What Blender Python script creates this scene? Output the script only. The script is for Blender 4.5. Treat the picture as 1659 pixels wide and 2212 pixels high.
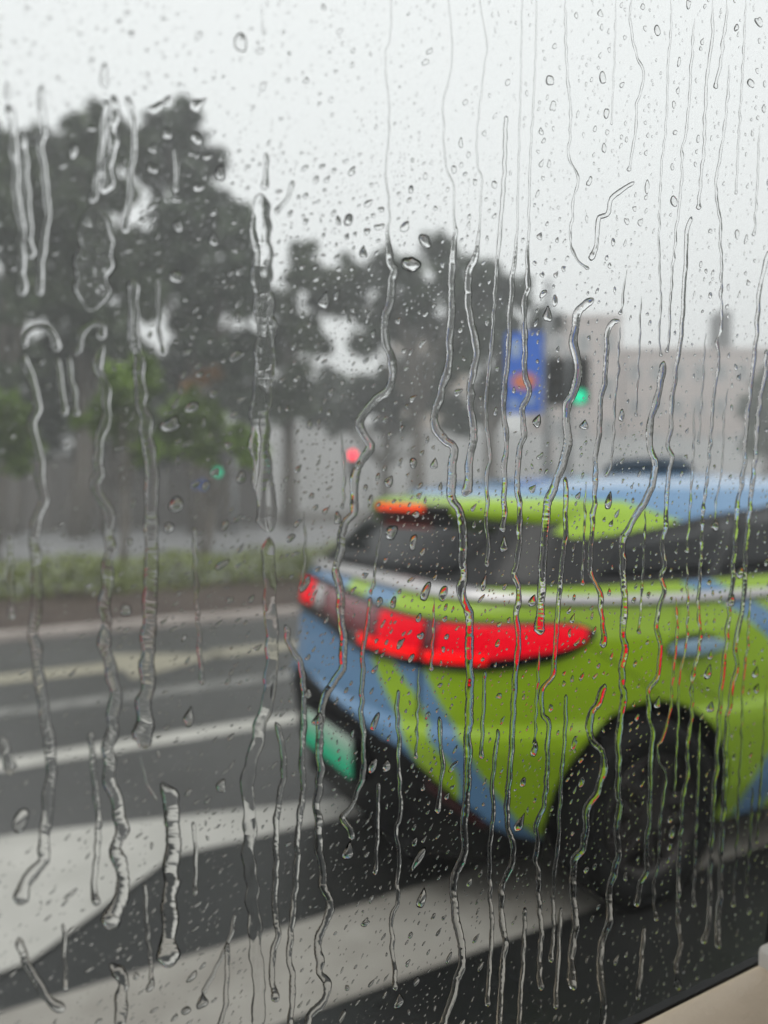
import bpy, bmesh, math, random
from mathutils import Vector, Matrix, noise as mnoise
import numpy as np

for o in list(bpy.data.objects):
    bpy.data.objects.remove(o)
SC = bpy.context.scene
COL = SC.collection
R = math.radians
random.seed(7)
rng = np.random.default_rng(11)

# ------------------------------------------------------------------ camera
EYE = Vector((0.0, 0.0, 1.47))
YAW, PITCH = R(30.0), R(-1.9)
cam = bpy.data.cameras.new('camera')
cam.sensor_fit = 'HORIZONTAL'
cam.sensor_width = 25.96
cam.lens = 26.0
cam.clip_start = 0.02
cam.clip_end = 1500.0
cam.dof.use_dof = True
cam.dof.focus_distance = 0.40
cam.dof.aperture_fstop = 4.2
co = bpy.data.objects.new('camera', cam)
COL.objects.link(co)
co.location = EYE
co.rotation_euler = (R(90.0) + PITCH, 0.0, -YAW)
SC.camera = co

# ------------------------------------------------------------------ overcast sky
w = bpy.data.worlds.new('World')
SC.world = w
w.use_nodes = True
nt = w.node_tree
nt.nodes.clear()
sky = nt.nodes.new('ShaderNodeTexSky')
sky.sky_type = 'NISHITA'
sky.sun_disc = False
sky.sun_elevation = R(58.0)
sky.sun_rotation = R(205.0)
sky.dust_density = 4.0
sky.ozone_density = 1.0
cloud = nt.nodes.new('ShaderNodeMix')
cloud.data_type = 'RGBA'
cloud.inputs[0].default_value = 0.93          # closed cloud deck over the clear sky
cloud.inputs[7].default_value = (9.35, 9.55, 9.5, 1.0)
bg = nt.nodes.new('ShaderNodeBackground')
bg.inputs['Strength'].default_value = 0.121
wo = nt.nodes.new('ShaderNodeOutputWorld')
nt.links.new(sky.outputs[0], cloud.inputs[6])
nt.links.new(cloud.outputs[2], bg.inputs['Color'])
nt.links.new(bg.outputs[0], wo.inputs['Surface'])

sun = bpy.data.lights.new('sun', 'SUN')
sun.energy = 0.6
sun.angle = R(40.0)
sun.color = (1.0, 0.97, 0.93)
so = bpy.data.objects.new('sun', sun)
COL.objects.link(so)
_az, _el = R(205.0), R(58.0)
_to = Vector((math.sin(_az) * math.cos(_el), math.cos(_az) * math.cos(_el), math.sin(_el)))
so.rotation_euler = (-_to).to_track_quat('-Z', 'Y').to_euler()
so.location = (0, 0, 30)

SC.view_settings.view_transform = 'Standard'
SC.view_settings.look = 'None'
SC.view_settings.exposure = 0.0
SC.view_settings.gamma = 1.0
SC.view_settings.use_curve_mapping = False
SC.render.engine = 'CYCLES'
SC.cycles.max_bounces = 12
SC.cycles.transmission_bounces = 10
SC.cycles.transparent_max_bounces = 16
SC.cycles.diffuse_bounces = 3
SC.cycles.glossy_bounces = 3
SC.cycles.volume_bounces = 1
SC.cycles.sample_clamp_indirect = 8.0
SC.cycles.use_denoising = True

# ------------------------------------------------------------------ helpers
def tag(o, label=None, cat=None, group=None, kind=None):
    if label: o['label'] = label
    if cat: o['category'] = cat
    if group: o['group'] = group
    if kind: o['kind'] = kind
    return o

def empty(name, loc, label, cat, group=None, rz=0.0):
    o = bpy.data.objects.new(name, None)
    COL.objects.link(o)
    o.location = loc
    o.rotation_euler = (0, 0, rz)
    o.empty_display_size = 0.2
    return tag(o, label, cat, group)

def link(name, me, mats, parent=None, smooth=False):
    if not isinstance(mats, (list, tuple)): mats = [mats]
    for m in mats:
        me.materials.append(m)
    if smooth:
        me.polygons.foreach_set('use_smooth', [True] * len(me.polygons))
    o = bpy.data.objects.new(name, me)
    COL.objects.link(o)
    if parent is not None: o.parent = parent
    return o

def bm_obj(name, bm, mats, parent=None, smooth=False):
    me = bpy.data.meshes.new(name)
    bmesh.ops.recalc_face_normals(bm, faces=bm.faces[:])
    bm.to_mesh(me)
    bm.free()
    return link(name, me, mats, parent, smooth)

def py_obj(name, vs, fs, mats, parent=None, smooth=False, mi=None):
    me = bpy.data.meshes.new(name)
    me.from_pydata([tuple(v) for v in vs], [], fs)
    if mi is not None:
        me.polygons.foreach_set('material_index', mi)
    me.update()
    return link(name, me, mats, parent, smooth)

def add_box(bm, lo, hi, bevel=0.0, mat=None):
    r = bmesh.ops.create_cube(bm, size=1.0)
    vs = r['verts']
    c = [(lo[i] + hi[i]) / 2 for i in range(3)]
    s = [hi[i] - lo[i] for i in range(3)]
    for v in vs:
        v.co = Vector((v.co.x * s[0] + c[0], v.co.y * s[1] + c[1], v.co.z * s[2] + c[2]))
    if bevel > 0:
        es = list({e for v in vs for e in v.link_edges})
        r2 = bmesh.ops.bevel(bm, geom=es, offset=bevel, segments=2, affect='EDGES', profile=0.6)
        vs = list({v for f in r2['faces'] for v in f.verts} | {v for v in vs if v.is_valid})
    if mat is not None:
        for v in vs: v.co = mat @ v.co
    return vs

def add_tube(bm, pts, rad, n=10, caps=True):
    """tube through pts; rad a number or one per point"""
    pts = [Vector(p) for p in pts]
    rads = rad if isinstance(rad, (list, tuple)) else [rad] * len(pts)
    rings = []
    up = Vector((0.0, 0.0, 1.0))
    for i, p in enumerate(pts):
        t = (pts[min(i + 1, len(pts) - 1)] - pts[max(i - 1, 0)]).normalized()
        ref = up if abs(t.dot(up)) < 0.95 else Vector((1, 0, 0))
        a = t.cross(ref).normalized(); b = a.cross(t)
        rings.append([bm.verts.new(p + (a * math.cos(2 * math.pi * k / n) + b * math.sin(2 * math.pi * k / n)) * rads[i]) for k in range(n)])
    for r0, r1 in zip(rings, rings[1:]):
        for k in range(n):
            bm.faces.new((r0[k], r0[(k + 1) % n], r1[(k + 1) % n], r1[k]))
    if caps:
        bm.faces.new(rings[0][::-1]); bm.faces.new(rings[-1])

def add_disc(bm, c, axis, r, depth, n=24):
    a = Vector(axis).normalized()
    add_tube(bm, [Vector(c) - a * depth / 2, Vector(c) + a * depth / 2], r, n)

# --- projection of a photograph point (1659 px wide scale) into the place
_F0 = Vector((math.sin(YAW), math.cos(YAW), 0)); _RT = Vector((math.cos(YAW), -math.sin(YAW), 0)); _UP = Vector((0, 0, 1))
_F = _F0 * math.cos(PITCH) + _UP * math.sin(PITCH); _U = _UP * math.cos(PITCH) - _F0 * math.sin(PITCH)
FPX = 1661.0
def ray(px, py):
    return _F + _RT * ((px - 829.5) / FPX) - _U * ((py - 1106.0) / FPX)
def at_depth(px, py, d):
    return EYE + ray(px, py) * d
def at_Y(px, py, Y):
    r = ray(px, py); return EYE + r * (Y / r.y)

# ------------------------------------------------------------------ materials
def mat(name, col, rough=0.5, metal=0.0, spec=0.5, coat=0.0, emit=None, es=0.0, bump=None, var=None, trans=None):
    m = bpy.data.materials.new(name)
    m.use_nodes = True
    n = m.node_tree.nodes; L = m.node_tree.links
    p = n['Principled BSDF']
    p.inputs['Base Color'].default_value = (*col, 1)
    p.inputs['Roughness'].default_value = rough
    p.inputs['Metallic'].default_value = metal
    p.inputs['Specular IOR Level'].default_value = spec
    p.inputs['Coat Weight'].default_value = coat
    p.inputs['Coat Roughness'].default_value = 0.08
    if emit:
        p.inputs['Emission Color'].default_value = (*emit, 1)
        p.inputs['Emission Strength'].default_value = es
    tc = None
    if bump or var:
        tc = n.new('ShaderNodeTexCoord')
    if bump:                                   # (scale, strength, distance)
        t = n.new('ShaderNodeTexNoise'); t.inputs['Scale'].default_value = bump[0]; t.inputs['Detail'].default_value = 4
        b = n.new('ShaderNodeBump'); b.inputs['Strength'].default_value = bump[1]; b.inputs['Distance'].default_value = bump[2]
        L.new(tc.outputs['Object'], t.inputs['Vector']); L.new(t.outputs['Fac'], b.inputs['Height']); L.new(b.outputs[0], p.inputs['Normal'])
    if var:                                    # (scale, second colour, roughness spread)
        t = n.new('ShaderNodeTexNoise'); t.inputs['Scale'].default_value = var[0]; t.inputs['Detail'].default_value = 5
        t.inputs['Roughness'].default_value = 0.6
        rp = n.new('ShaderNodeValToRGB')
        rp.color_ramp.elements[0].position = 0.35; rp.color_ramp.elements[0].color = (*col, 1)
        rp.color_ramp.elements[1].position = 0.68; rp.color_ramp.elements[1].color = (*var[1], 1)
        L.new(tc.outputs['Object'], t.inputs['Vector']); L.new(t.outputs['Fac'], rp.inputs[0]); L.new(rp.outputs[0], p.inputs['Base Color'])
        if len(var) > 2:
            mr = n.new('ShaderNodeMapRange'); mr.inputs[3].default_value = rough; mr.inputs[4].default_value = rough + var[2]
            L.new(t.outputs['Fac'], mr.inputs[0]); L.new(mr.outputs[0], p.inputs['Roughness'])
    return m

def leaf_mat(name, c0, c1, scale=.55, lo=.5, hi=1.7):
    m = bpy.data.materials.new(name)
    m.use_nodes = True
    n = m.node_tree.nodes; L = m.node_tree.links
    p = n['Principled BSDF']; p.inputs['Roughness'].default_value = 0.45
    g = n.new('ShaderNodeNewGeometry'); rp = n.new('ShaderNodeValToRGB')
    rp.color_ramp.elements[0].color = (*c0, 1); rp.color_ramp.elements[1].color = (*c1, 1)
    tc = n.new('ShaderNodeTexCoord'); tx = n.new('ShaderNodeTexNoise'); tx.inputs['Scale'].default_value = scale; tx.inputs['Detail'].default_value = 3
    r2 = n.new('ShaderNodeMapRange'); r2.inputs[1].default_value = .36; r2.inputs[2].default_value = .64; r2.inputs[3].default_value = lo; r2.inputs[4].default_value = hi
    mx = n.new('ShaderNodeVectorMath'); mx.operation = 'SCALE'
    L.new(tc.outputs['Object'], tx.inputs['Vector']); L.new(tx.outputs['Fac'], r2.inputs[0])
    L.new(g.outputs['Random Per Island'], rp.inputs[0]); L.new(rp.outputs[0], mx.inputs[0]); L.new(r2.outputs[0], mx.inputs['Scale'])
    L.new(mx.outputs[0], p.inputs['Base Color'])
    return m

def clear_mat(name, col):
    m = bpy.data.materials.new(name); m.use_nodes = True
    n = m.node_tree.nodes; n.clear()
    t = n.new('ShaderNodeBsdfTransparent'); t.inputs[0].default_value = (*col, 1)
    o = n.new('ShaderNodeOutputMaterial'); m.node_tree.links.new(t.outputs[0], o.inputs['Surface'])
    return m

def water_mat():
    m = bpy.data.materials.new('rain water'); m.use_nodes = True
    n = m.node_tree.nodes; n.clear()
    t = n.new('ShaderNodeBsdfGlass'); t.inputs['IOR'].default_value = 1.333; t.inputs['Roughness'].default_value = 0.0
    t.inputs['Color'].default_value = (1, 1, 1, 1)
    o = n.new('ShaderNodeOutputMaterial'); m.node_tree.links.new(t.outputs[0], o.inputs['Surface'])
    return m

M = dict(
    asphalt=mat('wet asphalt', (0.015, 0.016, 0.016), 0.08, bump=(150, 0.5, 0.004), var=(0.9, (0.028, 0.028, 0.027), 0.5)),  # near lane copy, darkened in colour for the shade between the vehicles
    lit_asphalt=mat('lit grey wet asphalt', (0.062, 0.062, 0.061), 0.3, bump=(150, 0.6, 0.005), var=(0.8, (0.095, 0.095, 0.093), 0.3)),  # lighter copy for the open lanes, wet sky sheen put into its colour
    far_asphalt=mat('wet far asphalt with painted sheen', (0.26, 0.26, 0.265), 0.4, bump=(60, 0.4, 0.004), var=(0.5, (0.34, 0.34, 0.345), 0.2)),  # pale base colour stands in for the wet reflection on the far road
    ground=mat('dark earth', (0.07, 0.06, 0.05), 0.7, var=(1.5, (0.11, 0.1, 0.08))),
    paint_white=mat('worn white road paint', (0.46, 0.45, 0.415), 0.35, bump=(160, 0.3, 0.002), var=(3.5, (0.58, 0.565, 0.525), 0.2)),
    paint_cream=mat('worn cream road paint', (0.33, 0.305, 0.24), 0.35, bump=(160, 0.3, 0.002), var=(3.0, (0.42, 0.39, 0.3), 0.2)),
    paint_dull=mat('dull brownish white road paint', (0.27, 0.25, 0.22), 0.4, bump=(160, 0.3, 0.002), var=(2.2, (0.44, 0.42, 0.38), 0.2)),  # duller, browner tone for the wide line next to the taxi
    paint_worn=mat('nearly worn away road paint', (0.15, 0.15, 0.145), 0.35, bump=(160, 0.3, 0.002), var=(5.0, (0.3, 0.295, 0.28), 0.2)),
    kerb=mat('pale kerb stone', (0.42, 0.37, 0.34), 0.5, var=(5, (0.52, 0.46, 0.43))),
    soil=mat('wet brown soil', (0.06, 0.042, 0.034), 0.6, bump=(25, 0.6, 0.03), var=(6, (0.1, 0.075, 0.06))),
    twig=mat('dark twigs', (0.055, 0.04, 0.03), 0.7),
    bark=mat('grey bark', (0.13, 0.11, 0.09), 0.75, bump=(20, 0.6, 0.02), var=(8, (0.22, 0.2, 0.18))),
    leaf_dark=leaf_mat('dark evergreen leaves', (0.022, 0.034, 0.019), (0.064, 0.09, 0.048)),
    leaf_mid=leaf_mat('dull green leaves', (0.028, 0.042, 0.021), (0.078, 0.105, 0.048)),
    leaf_lime=leaf_mat('fresh green leaves', (0.085, 0.15, 0.018), (0.24, 0.36, 0.05)),
    leaf_hedge=leaf_mat('hedge leaves', (0.17, 0.21, 0.06), (0.26, 0.3, 0.1), 1.2, .92, 1.1),
    leaf_red=leaf_mat('reddish young leaves', (0.16, 0.08, 0.03), (0.3, 0.16, 0.06)),
    pink_wall=mat('pinkish render', (0.54, 0.46, 0.43), 0.8, var=(0.25, (0.6, 0.52, 0.49))),
    tan_wall=mat('tan render', (0.5, 0.41, 0.34), 0.8, var=(0.3, (0.56, 0.48, 0.41))),
    grey_wall=mat('pale grey concrete', (0.54, 0.54, 0.54), 0.8, var=(0.4, (0.62, 0.62, 0.62))),
    brown_wall=mat('brown grey wall', (0.19, 0.175, 0.165), 0.8, var=(0.5, (0.25, 0.23, 0.215))),
    roof_dark=mat('dark roof felt', (0.05, 0.05, 0.055), 0.7),
    far_glass=mat('building window glass', (0.2, 0.22, 0.23), 0.15),
    steel=mat('galvanised pole', (0.32, 0.33, 0.34), 0.45, 0.5),
    housing=mat('black signal housing', (0.012, 0.014, 0.014), 0.45),
    sig_red=mat('lit red signal', (0.4, 0.01, 0.03), 0.3, emit=(1.0, 0.012, 0.05), es=4.5),
    sig_green=mat('lit green signal', (0.0, 0.3, 0.18), 0.3, emit=(0.0, 1.0, 0.5), es=0.95),
    sig_off=mat('unlit signal lens', (0.03, 0.025, 0.02), 0.3),
    sign_blue=mat('blue banner print', (0.012, 0.15, 0.72), 0.4),
    sign_pale=mat('pale banner print', (0.4, 0.52, 0.72), 0.4),
    sign_orange=mat('orange banner print', (0.8, 0.22, 0.1), 0.4),
    green=mat('lime green car paint', (0.37, 0.59, 0.018), 0.22, coat=0.6, spec=0.4),
    blue=mat('light blue car paint', (0.15, 0.31, 0.53), 0.22, coat=0.6, spec=0.4),
    grip=mat('pale blue handle paint', (0.3, 0.47, 0.62), 0.2, coat=0.6),
    black=mat('black car plastic', (0.007, 0.007, 0.008), 0.55, spec=0.2),
    gloss_black=mat('gloss black trim', (0.008, 0.008, 0.009), 0.12),
    car_glass=mat('tinted car glass', (0.012, 0.013, 0.015), 0.05, spec=0.28),
    chrome=mat('satin chrome trim', (0.62, 0.6, 0.6), 0.35, 1.0),
    lamp_on=mat('lit brake lamp', (0.08, 0.0, 0.003), 0.3, spec=0.15, emit=(0.95, 0.0, 0.014), es=0.85),
    lamp_hot=mat('bright brake lamp strip', (0.08, 0.0, 0.003), 0.3, spec=0.15, emit=(1.0, 0.003, 0.004), es=1.15),
    lamp_dim=mat('unlit red lamp lens', (0.2, 0.012, 0.025), 0.1, coat=0.8),
    reflector=mat('dull red reflector', (0.06, 0.006, 0.008), 0.3),
    lamp_clear=mat('clear lamp lens', (0.5, 0.48, 0.48), 0.1, coat=0.8),
    lamp_high=mat('high brake lamp', (0.1, 0.01, 0.0), 0.3, spec=0.15, emit=(1.0, 0.07, 0.006), es=1.25),
    tyre=mat('tyre rubber', (0.008, 0.008, 0.008), 0.75, spec=0.25),
    rim=mat('grey alloy', (0.05, 0.044, 0.042), 0.5, 0.4),
    roof_sign=mat('dark blue roof sign', (0.035, 0.06, 0.09), 0.25),
    seal=mat('black rubber', (0.006, 0.006, 0.006), 0.6),
    trim=mat('beige door plastic', (0.68, 0.55, 0.415), 0.5, bump=(420, 0.4, 0.0015), var=(60, (0.72, 0.585, 0.445))),
    trim_light=mat('pale trim plastic', (0.66, 0.62, 0.57), 0.4, bump=(380, 0.12, 0.001)),
    lining=mat('beige roof lining', (0.4, 0.37, 0.33), 0.9),
    shell=mat('dark outer door', (0.03, 0.03, 0.032), 0.3),
)
def plate_mat():
    """green number plate fading to white at its upper edge (the print of the plate itself)"""
    m = bpy.data.materials.new('green number plate'); m.use_nodes = True
    n = m.node_tree.nodes; L = m.node_tree.links
    p = n['Principled BSDF']; p.inputs['Roughness'].default_value = 0.3
    tc = n.new('ShaderNodeTexCoord'); sx = n.new('ShaderNodeSeparateXYZ'); rp = n.new('ShaderNodeValToRGB')
    L.new(tc.outputs['Generated'], sx.inputs[0]); L.new(sx.outputs['Z'], rp.inputs[0])
    rp.color_ramp.elements[0].position = 0.25; rp.color_ramp.elements[0].color = (0.01, 0.6, 0.3, 1)
    rp.color_ramp.elements[1].position = 1.0; rp.color_ramp.elements[1].color = (0.6, 0.72, 0.62, 1)
    L.new(rp.outputs[0], p.inputs['Base Color'])
    return m
M['plate'] = plate_mat()
M['water'] = water_mat()
M['pane'] = clear_mat('window glass', (0.965, 0.972, 0.968))

# ------------------------------------------------------------------ setting: ground, road, markings
def sheet(name, pts, z, m, kind='structure', sub=None):
    vs = [(x, y, z) for x, y in pts]
    o = py_obj(name, vs, [tuple(range(len(vs)))], m)
    return tag(o, kind=kind)

sheet('ground', [(-300, -300), (300, -300), (300, 300), (-300, 300)], -0.06, M['ground'])
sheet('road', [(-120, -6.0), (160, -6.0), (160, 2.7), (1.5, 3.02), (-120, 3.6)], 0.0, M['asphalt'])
sheet('road', [(-120, 3.6), (1.5, 3.02), (160, 2.7), (160, 8.1), (-120, 8.1)], 0.0, M['lit_asphalt'])
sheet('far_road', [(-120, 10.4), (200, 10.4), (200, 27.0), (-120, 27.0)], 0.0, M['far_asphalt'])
def marking(pts, m, label, cat='road marking', z=0.004):
    o = sheet('road_marking', pts, z, m, kind=None)
    o['kind'] = 'structure'
    return o
marking([(-8, 2.42), (-8, 1.98), (30, 1.72), (30, 2.1)], M['paint_dull'], '')
marking([(-6, 3.75), (-6, 3.3), (0.55, 3.03), (14, 2.6), (14, 2.85), (1.7, 3.17), (0.25, 3.55)], M['paint_white'], '')
marking([(0.78, 3.02), (0.22, 2.56), (0.02, 2.52), (-0.5, 2.6), (-1.5, 2.7), (-1.5, 3.3), (0.5, 3.04)], M['paint_white'], '', z=0.008)
x = -14.0
for k in range(7):
    marking([(x, 4.38), (x + 4.0 + (2.5 if k == 2 else 0), 4.36), (x + 4.0 + (2.5 if k == 2 else 0), 4.56), (x, 4.58)], M['paint_white'], '')
    x += 6.4 if k != 2 else 8.9
marking([(-10, 5.42), (40, 5.4), (40, 5.6), (-10, 5.62)], M['paint_worn'], '')
# straight-ahead lane arrows: head to +x
def arrow(x0, yc):
    marking([(x0, yc - 0.16), (x0 + 1.1, yc - 0.16), (x0 + 1.1, yc - 0.5), (x0 + 2.0, yc), (x0 + 1.1, yc + 0.5), (x0 + 1.1, yc + 0.16), (x0, yc + 0.16)], M['paint_cream'], '')
arrow(0.15, 6.5); arrow(2.05, 6.55); arrow(10.5, 6.5)

# kerb: separate stones along the median
stone = bmesh.new(); add_box(stone, (-0.485, -0.085, -0.05), (0.485, 0.085, 0.075), 0.015)
kme = None
kroot = tag(bpy.data.objects.new('kerb', None), kind='structure'); COL.objects.link(kroot); kroot.location = (0, 8.19, 0)
for k in range(38):
    if kme is None:
        s = bm_obj('kerb_stone', stone, M['kerb'], kroot); kme = s.data
    else:
        s = bpy.data.objects.new('kerb_stone', kme); COL.objects.link(s); s.parent = kroot
    s.location = (-6 + k * 0.98, random.uniform(-.004, .004), random.uniform(-.004, .004))
# soil bank of the median
N = 120
vs, fs = [], []
prof = [(8.285, 0.05), (8.36, 0.13), (8.6, 0.22), (8.8, 0.26), (9.2, 0.27), (9.9, 0.24), (10.3, 0.02), (10.41, -0.05)]
for i in range(N + 1):
    X = -8 + i * 0.4
    for (y, z) in prof:
        vs.append((X, y, z + (random.uniform(-.025, .025) if 8.3 < y < 10.2 else 0)))
for i in range(N):
    for j in range(len(prof) - 1):
        a = i * len(prof) + j
        fs.append((a, a + 1, a + 1 + len(prof), a + len(prof)))
tag(py_obj('median_soil', vs, fs, M['soil'], smooth=True), kind='structure')

# ------------------------------------------------------------------ foliage
def leaf_cloud(clumps, n, size, seed=0):
    """clumps: (centre, radius or (rx,ry,rz)); leaf quads through and on the clumps"""
    g = np.random.default_rng(seed)
    base = [(np.array(c), np.array(r if hasattr(r, '__len__') else (r, r, r))) for c, r in clumps]
    sprays = []
    for c, r in base:                            # each clump breaks up into sprays of very different size
        for _ in range(11):
            d = g.normal(size=3); d /= np.linalg.norm(d)
            sprays.append((c + d * r * g.uniform(.45, 1.05), r * g.uniform(.2, .5) * np.array([1.1, 1.1, .8])))
        sprays.append((c, r * .62))
    vol = np.array([np.prod(r) for c, r in sprays]) ** 0.66
    cnt = np.maximum((vol / vol.sum() * n).astype(int), 4)
    P = []
    for (c, r), k in zip(sprays, cnt):
        d = g.normal(size=(k, 3)); d /= np.linalg.norm(d, axis=1)[:, None]
        rad = g.random(k) ** .45 * (1.0 + .35 * (g.random(k) > .85))
        P.append(c + d * rad[:, None] * r)
    P = np.concatenate(P)
    k = len(P)
    a = g.normal(size=(k, 3)); a /= np.linalg.norm(a, axis=1)[:, None]
    b = np.cross(a, g.normal(size=(k, 3))); b /= np.linalg.norm(b, axis=1)[:, None]
    s = size * (0.6 + 0.8 * g.random(k))[:, None]
    V = np.stack([P - a * s, P + b * s * .5, P + a * s, P - b * s * .5], axis=1).reshape(-1, 3)
    F = np.arange(k * 4).reshape(-1, 4)
    return V, F

def np_obj(name, V, F, m, parent=None):
    me = bpy.data.meshes.new(name)
    me.vertices.add(len(V)); me.vertices.foreach_set('co', V.astype(np.float32).ravel())
    me.loops.add(F.size); me.loops.foreach_set('vertex_index', F.astype(np.int32).ravel())
    me.polygons.add(len(F)); me.polygons.foreach_set('loop_start', np.arange(0, F.size, F.shape[1], dtype=np.int32))
    me.update(calc_edges=True); me.validate()
    return link(name, me, m, parent)

TREES = []
def tree(name, label, group, clumps_px, depth, n, size, m, trunk_px, bark='bark', rtrunk=0.2, cat='tree', base_z=0.0):
    cl = []
    for (px, py, rp) in clumps_px:
        d = depth + random.uniform(-1.2, 1.2)
        c = at_depth(px, py, d); r = rp / FPX * d
        cl.append((np.array(c), np.array((r * random.uniform(.9, 1.1), r * random.uniform(.9, 1.2), r))))
    base = at_depth(trunk_px, 1060, depth); base.z = base_z
    root = empty(name, base, label, cat, group)
    V, F = leaf_cloud([(c - np.array(base), r) for c, r in cl], n, size, seed=len(TREES) + 3)
    np_obj('crown', V, F, M[m], root)
    bm = bmesh.new()
    cen = sum((c for c, r in cl), np.zeros(3)) / len(cl)
    top = Vector(cen) - base
    mid = Vector((top.x * .25 + random.uniform(-.2, .2), top.y * .25, top.z * .5))
    add_tube(bm, [(0, 0, -.05), mid * .5 + Vector((.04, .03, 0)), mid, top], [rtrunk * 1.25, rtrunk, rtrunk * .8, rtrunk * .3], 9)
    bm_obj('trunk', bm, M[bark], root, True)
    bm = bmesh.new()
    for c, r in cl:
        e = Vector(c) - base
        s = mid * random.uniform(.75, 1.0) if e.z > mid.z else mid * max(.25, e.z / max(mid.z, .1) * .7)
        add_tube(bm, [s, s.lerp(e, .5) + Vector((0, 0, random.uniform(0, .15))), e], [rtrunk * .45, rtrunk * .3, rtrunk * .1], 6)
    bm_obj('limbs', bm, M[bark], root, True)
    TREES.append(root)
    return root

BG = 'large roadside trees behind the far road'
tree('evergreen_tree', 'dark tree at the left picture edge behind the young green trees', BG,
     [(15, 370, 85), (-60, 420, 100), (10, 500, 95), (70, 640, 75), (-20, 640, 90), (20, 760, 70), (-40, 820, 70), (75, 400, 70), (90, 520, 70)], 20, 6500, 0.17, 'leaf_mid', -20, rtrunk=.28)
tree('evergreen_tree', 'tall dark tree with two humped tops left of the tallest rounded top', BG,
     [(175, 300, 62), (232, 285, 50), (130, 380, 75), (215, 390, 60), (150, 500, 85), (225, 590, 75), (140, 640, 70), (150, 760, 75), (215, 710, 60), (290, 330, 60), (285, 560, 60), (300, 640, 70), (260, 760, 60)], 22, 9500, 0.17, 'leaf_mid', 170, rtrunk=.3)
tree('evergreen_tree', 'tallest dark tree with a rounded top beside the open sky', BG,
     [(355, 265, 52), (410, 255, 48), (430, 350, 62), (345, 365, 55), (470, 470, 72), (385, 500, 78), (525, 500, 55), (440, 620, 85), (345, 620, 68), (530, 620, 70), (440, 740, 80), (350, 800, 60), (530, 760, 70), (320, 330, 50), (330, 540, 60), (420, 420, 60)], 24, 12000, 0.18, 'leaf_dark', 430, rtrunk=.33)
tree('evergreen_tree', 'loose crowned dark tree just left of the gap of sky', BG,
     [(650, 575, 48), (700, 630, 62), (615, 650, 45), (655, 720, 52), (600, 760, 60), (640, 840, 65), (560, 850, 50), (690, 740, 34)], 27, 6000, 0.18, 'leaf_mid', 625, rtrunk=.26)
tree('evergreen_tree', 'dark tree with a pointed top behind the two large joined raindrops', BG,
     [(770, 600, 48), (850, 595, 52), (825, 670, 55), (950, 560, 48), (905, 640, 66), (985, 620, 55), (870, 720, 40), (950, 720, 60), (800, 735, 40)], 29, 7500, 0.18, 'leaf_dark', 900, rtrunk=.28)
tree('evergreen_tree', 'dark tree directly left of the blue banner', BG,
     [(1045, 605, 45), (1035, 690, 62), (1105, 635, 42), (1090, 740, 62), (1165, 700, 40), (1000, 770, 60), (1150, 780, 45), (1060, 840, 60)], 31, 7000, 0.19, 'leaf_dark', 1060, rtrunk=.28)
tree('evergreen_tree', 'low dark rounded tree under the gap of sky', BG,
     [(700, 850, 55), (760, 860, 60), (820, 850, 60), (890, 830, 62), (950, 850, 55), (1000, 900, 45), (730, 910, 40), (850, 910, 45)], 34, 6000, 0.2, 'leaf_dark', 830, rtrunk=.26)
tree('evergreen_tree', 'misty tree standing in front of the pink building at its right end', BG,
     [(1640, 880, 40), (1665, 830, 42), (1690, 900, 50), (1640, 950, 35)], 38, 2600, 0.22, 'leaf_mid', 1660, rtrunk=.22)
YG = 'young green trees on the far verge'
tree('young_tree', 'young bright green tree cut by the left picture edge', YG,
     [(25, 930, 62), (-30, 880, 60), (40, 990, 40), (-50, 960, 55)], 14.5, 2600, 0.1, 'leaf_lime', -5, rtrunk=.07)
tree('young_tree', 'young bright green tree with the brightest yellowish top', YG,
     [(250, 835, 42), (310, 825, 48), (265, 910, 55), (210, 900, 40), (300, 960, 40)], 14.0, 2800, 0.1, 'leaf_lime', 262, rtrunk=.07)
tree('young_tree', 'wide duller young green tree beside the brightest one, nearest the middle', YG,
     [(390, 890, 58), (460, 915, 52), (520, 955, 46), (380, 955, 45), (450, 975, 40), (555, 985, 25)], 15.0, 3000, 0.1, 'leaf_lime', 440, rtrunk=.08)
tree('evergreen_shrub', 'row end of low dark shrubs above the brownish wall, nearest the left edge', 'low dark shrubs behind the young green trees',
     [(-40, 950, 70), (30, 900, 75), (90, 870, 70), (70, 960, 60), (110, 800, 60)], 23, 3600, 0.16, 'leaf_dark', 30, rtrunk=.14, cat='shrub')
tree('evergreen_shrub', 'low dark shrub behind the brightest young green tree', 'low dark shrubs behind the young green trees',
     [(160, 900, 70), (190, 960, 55), (240, 880, 70), (330, 960, 60), (350, 880, 65)], 24, 3600, 0.16, 'leaf_dark', 220, rtrunk=.14, cat='shrub')
tree('evergreen_shrub', 'low dark shrub behind the wide young green tree', 'low dark shrubs behind the young green trees',
     [(420, 860, 65), (480, 840, 60), (440, 950, 60), (540, 900, 60), (530, 980, 45)], 25, 3600, 0.16, 'leaf_dark', 480, rtrunk=.14, cat='shrub')
tree('red_leaved_shrub', 'small reddish leaved sapling showing behind the young green trees', None,
     [(440, 815, 16), (410, 835, 15), (465, 805, 12)], 16.5, 260, 0.09, 'leaf_red', 430, rtrunk=.04)

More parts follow.
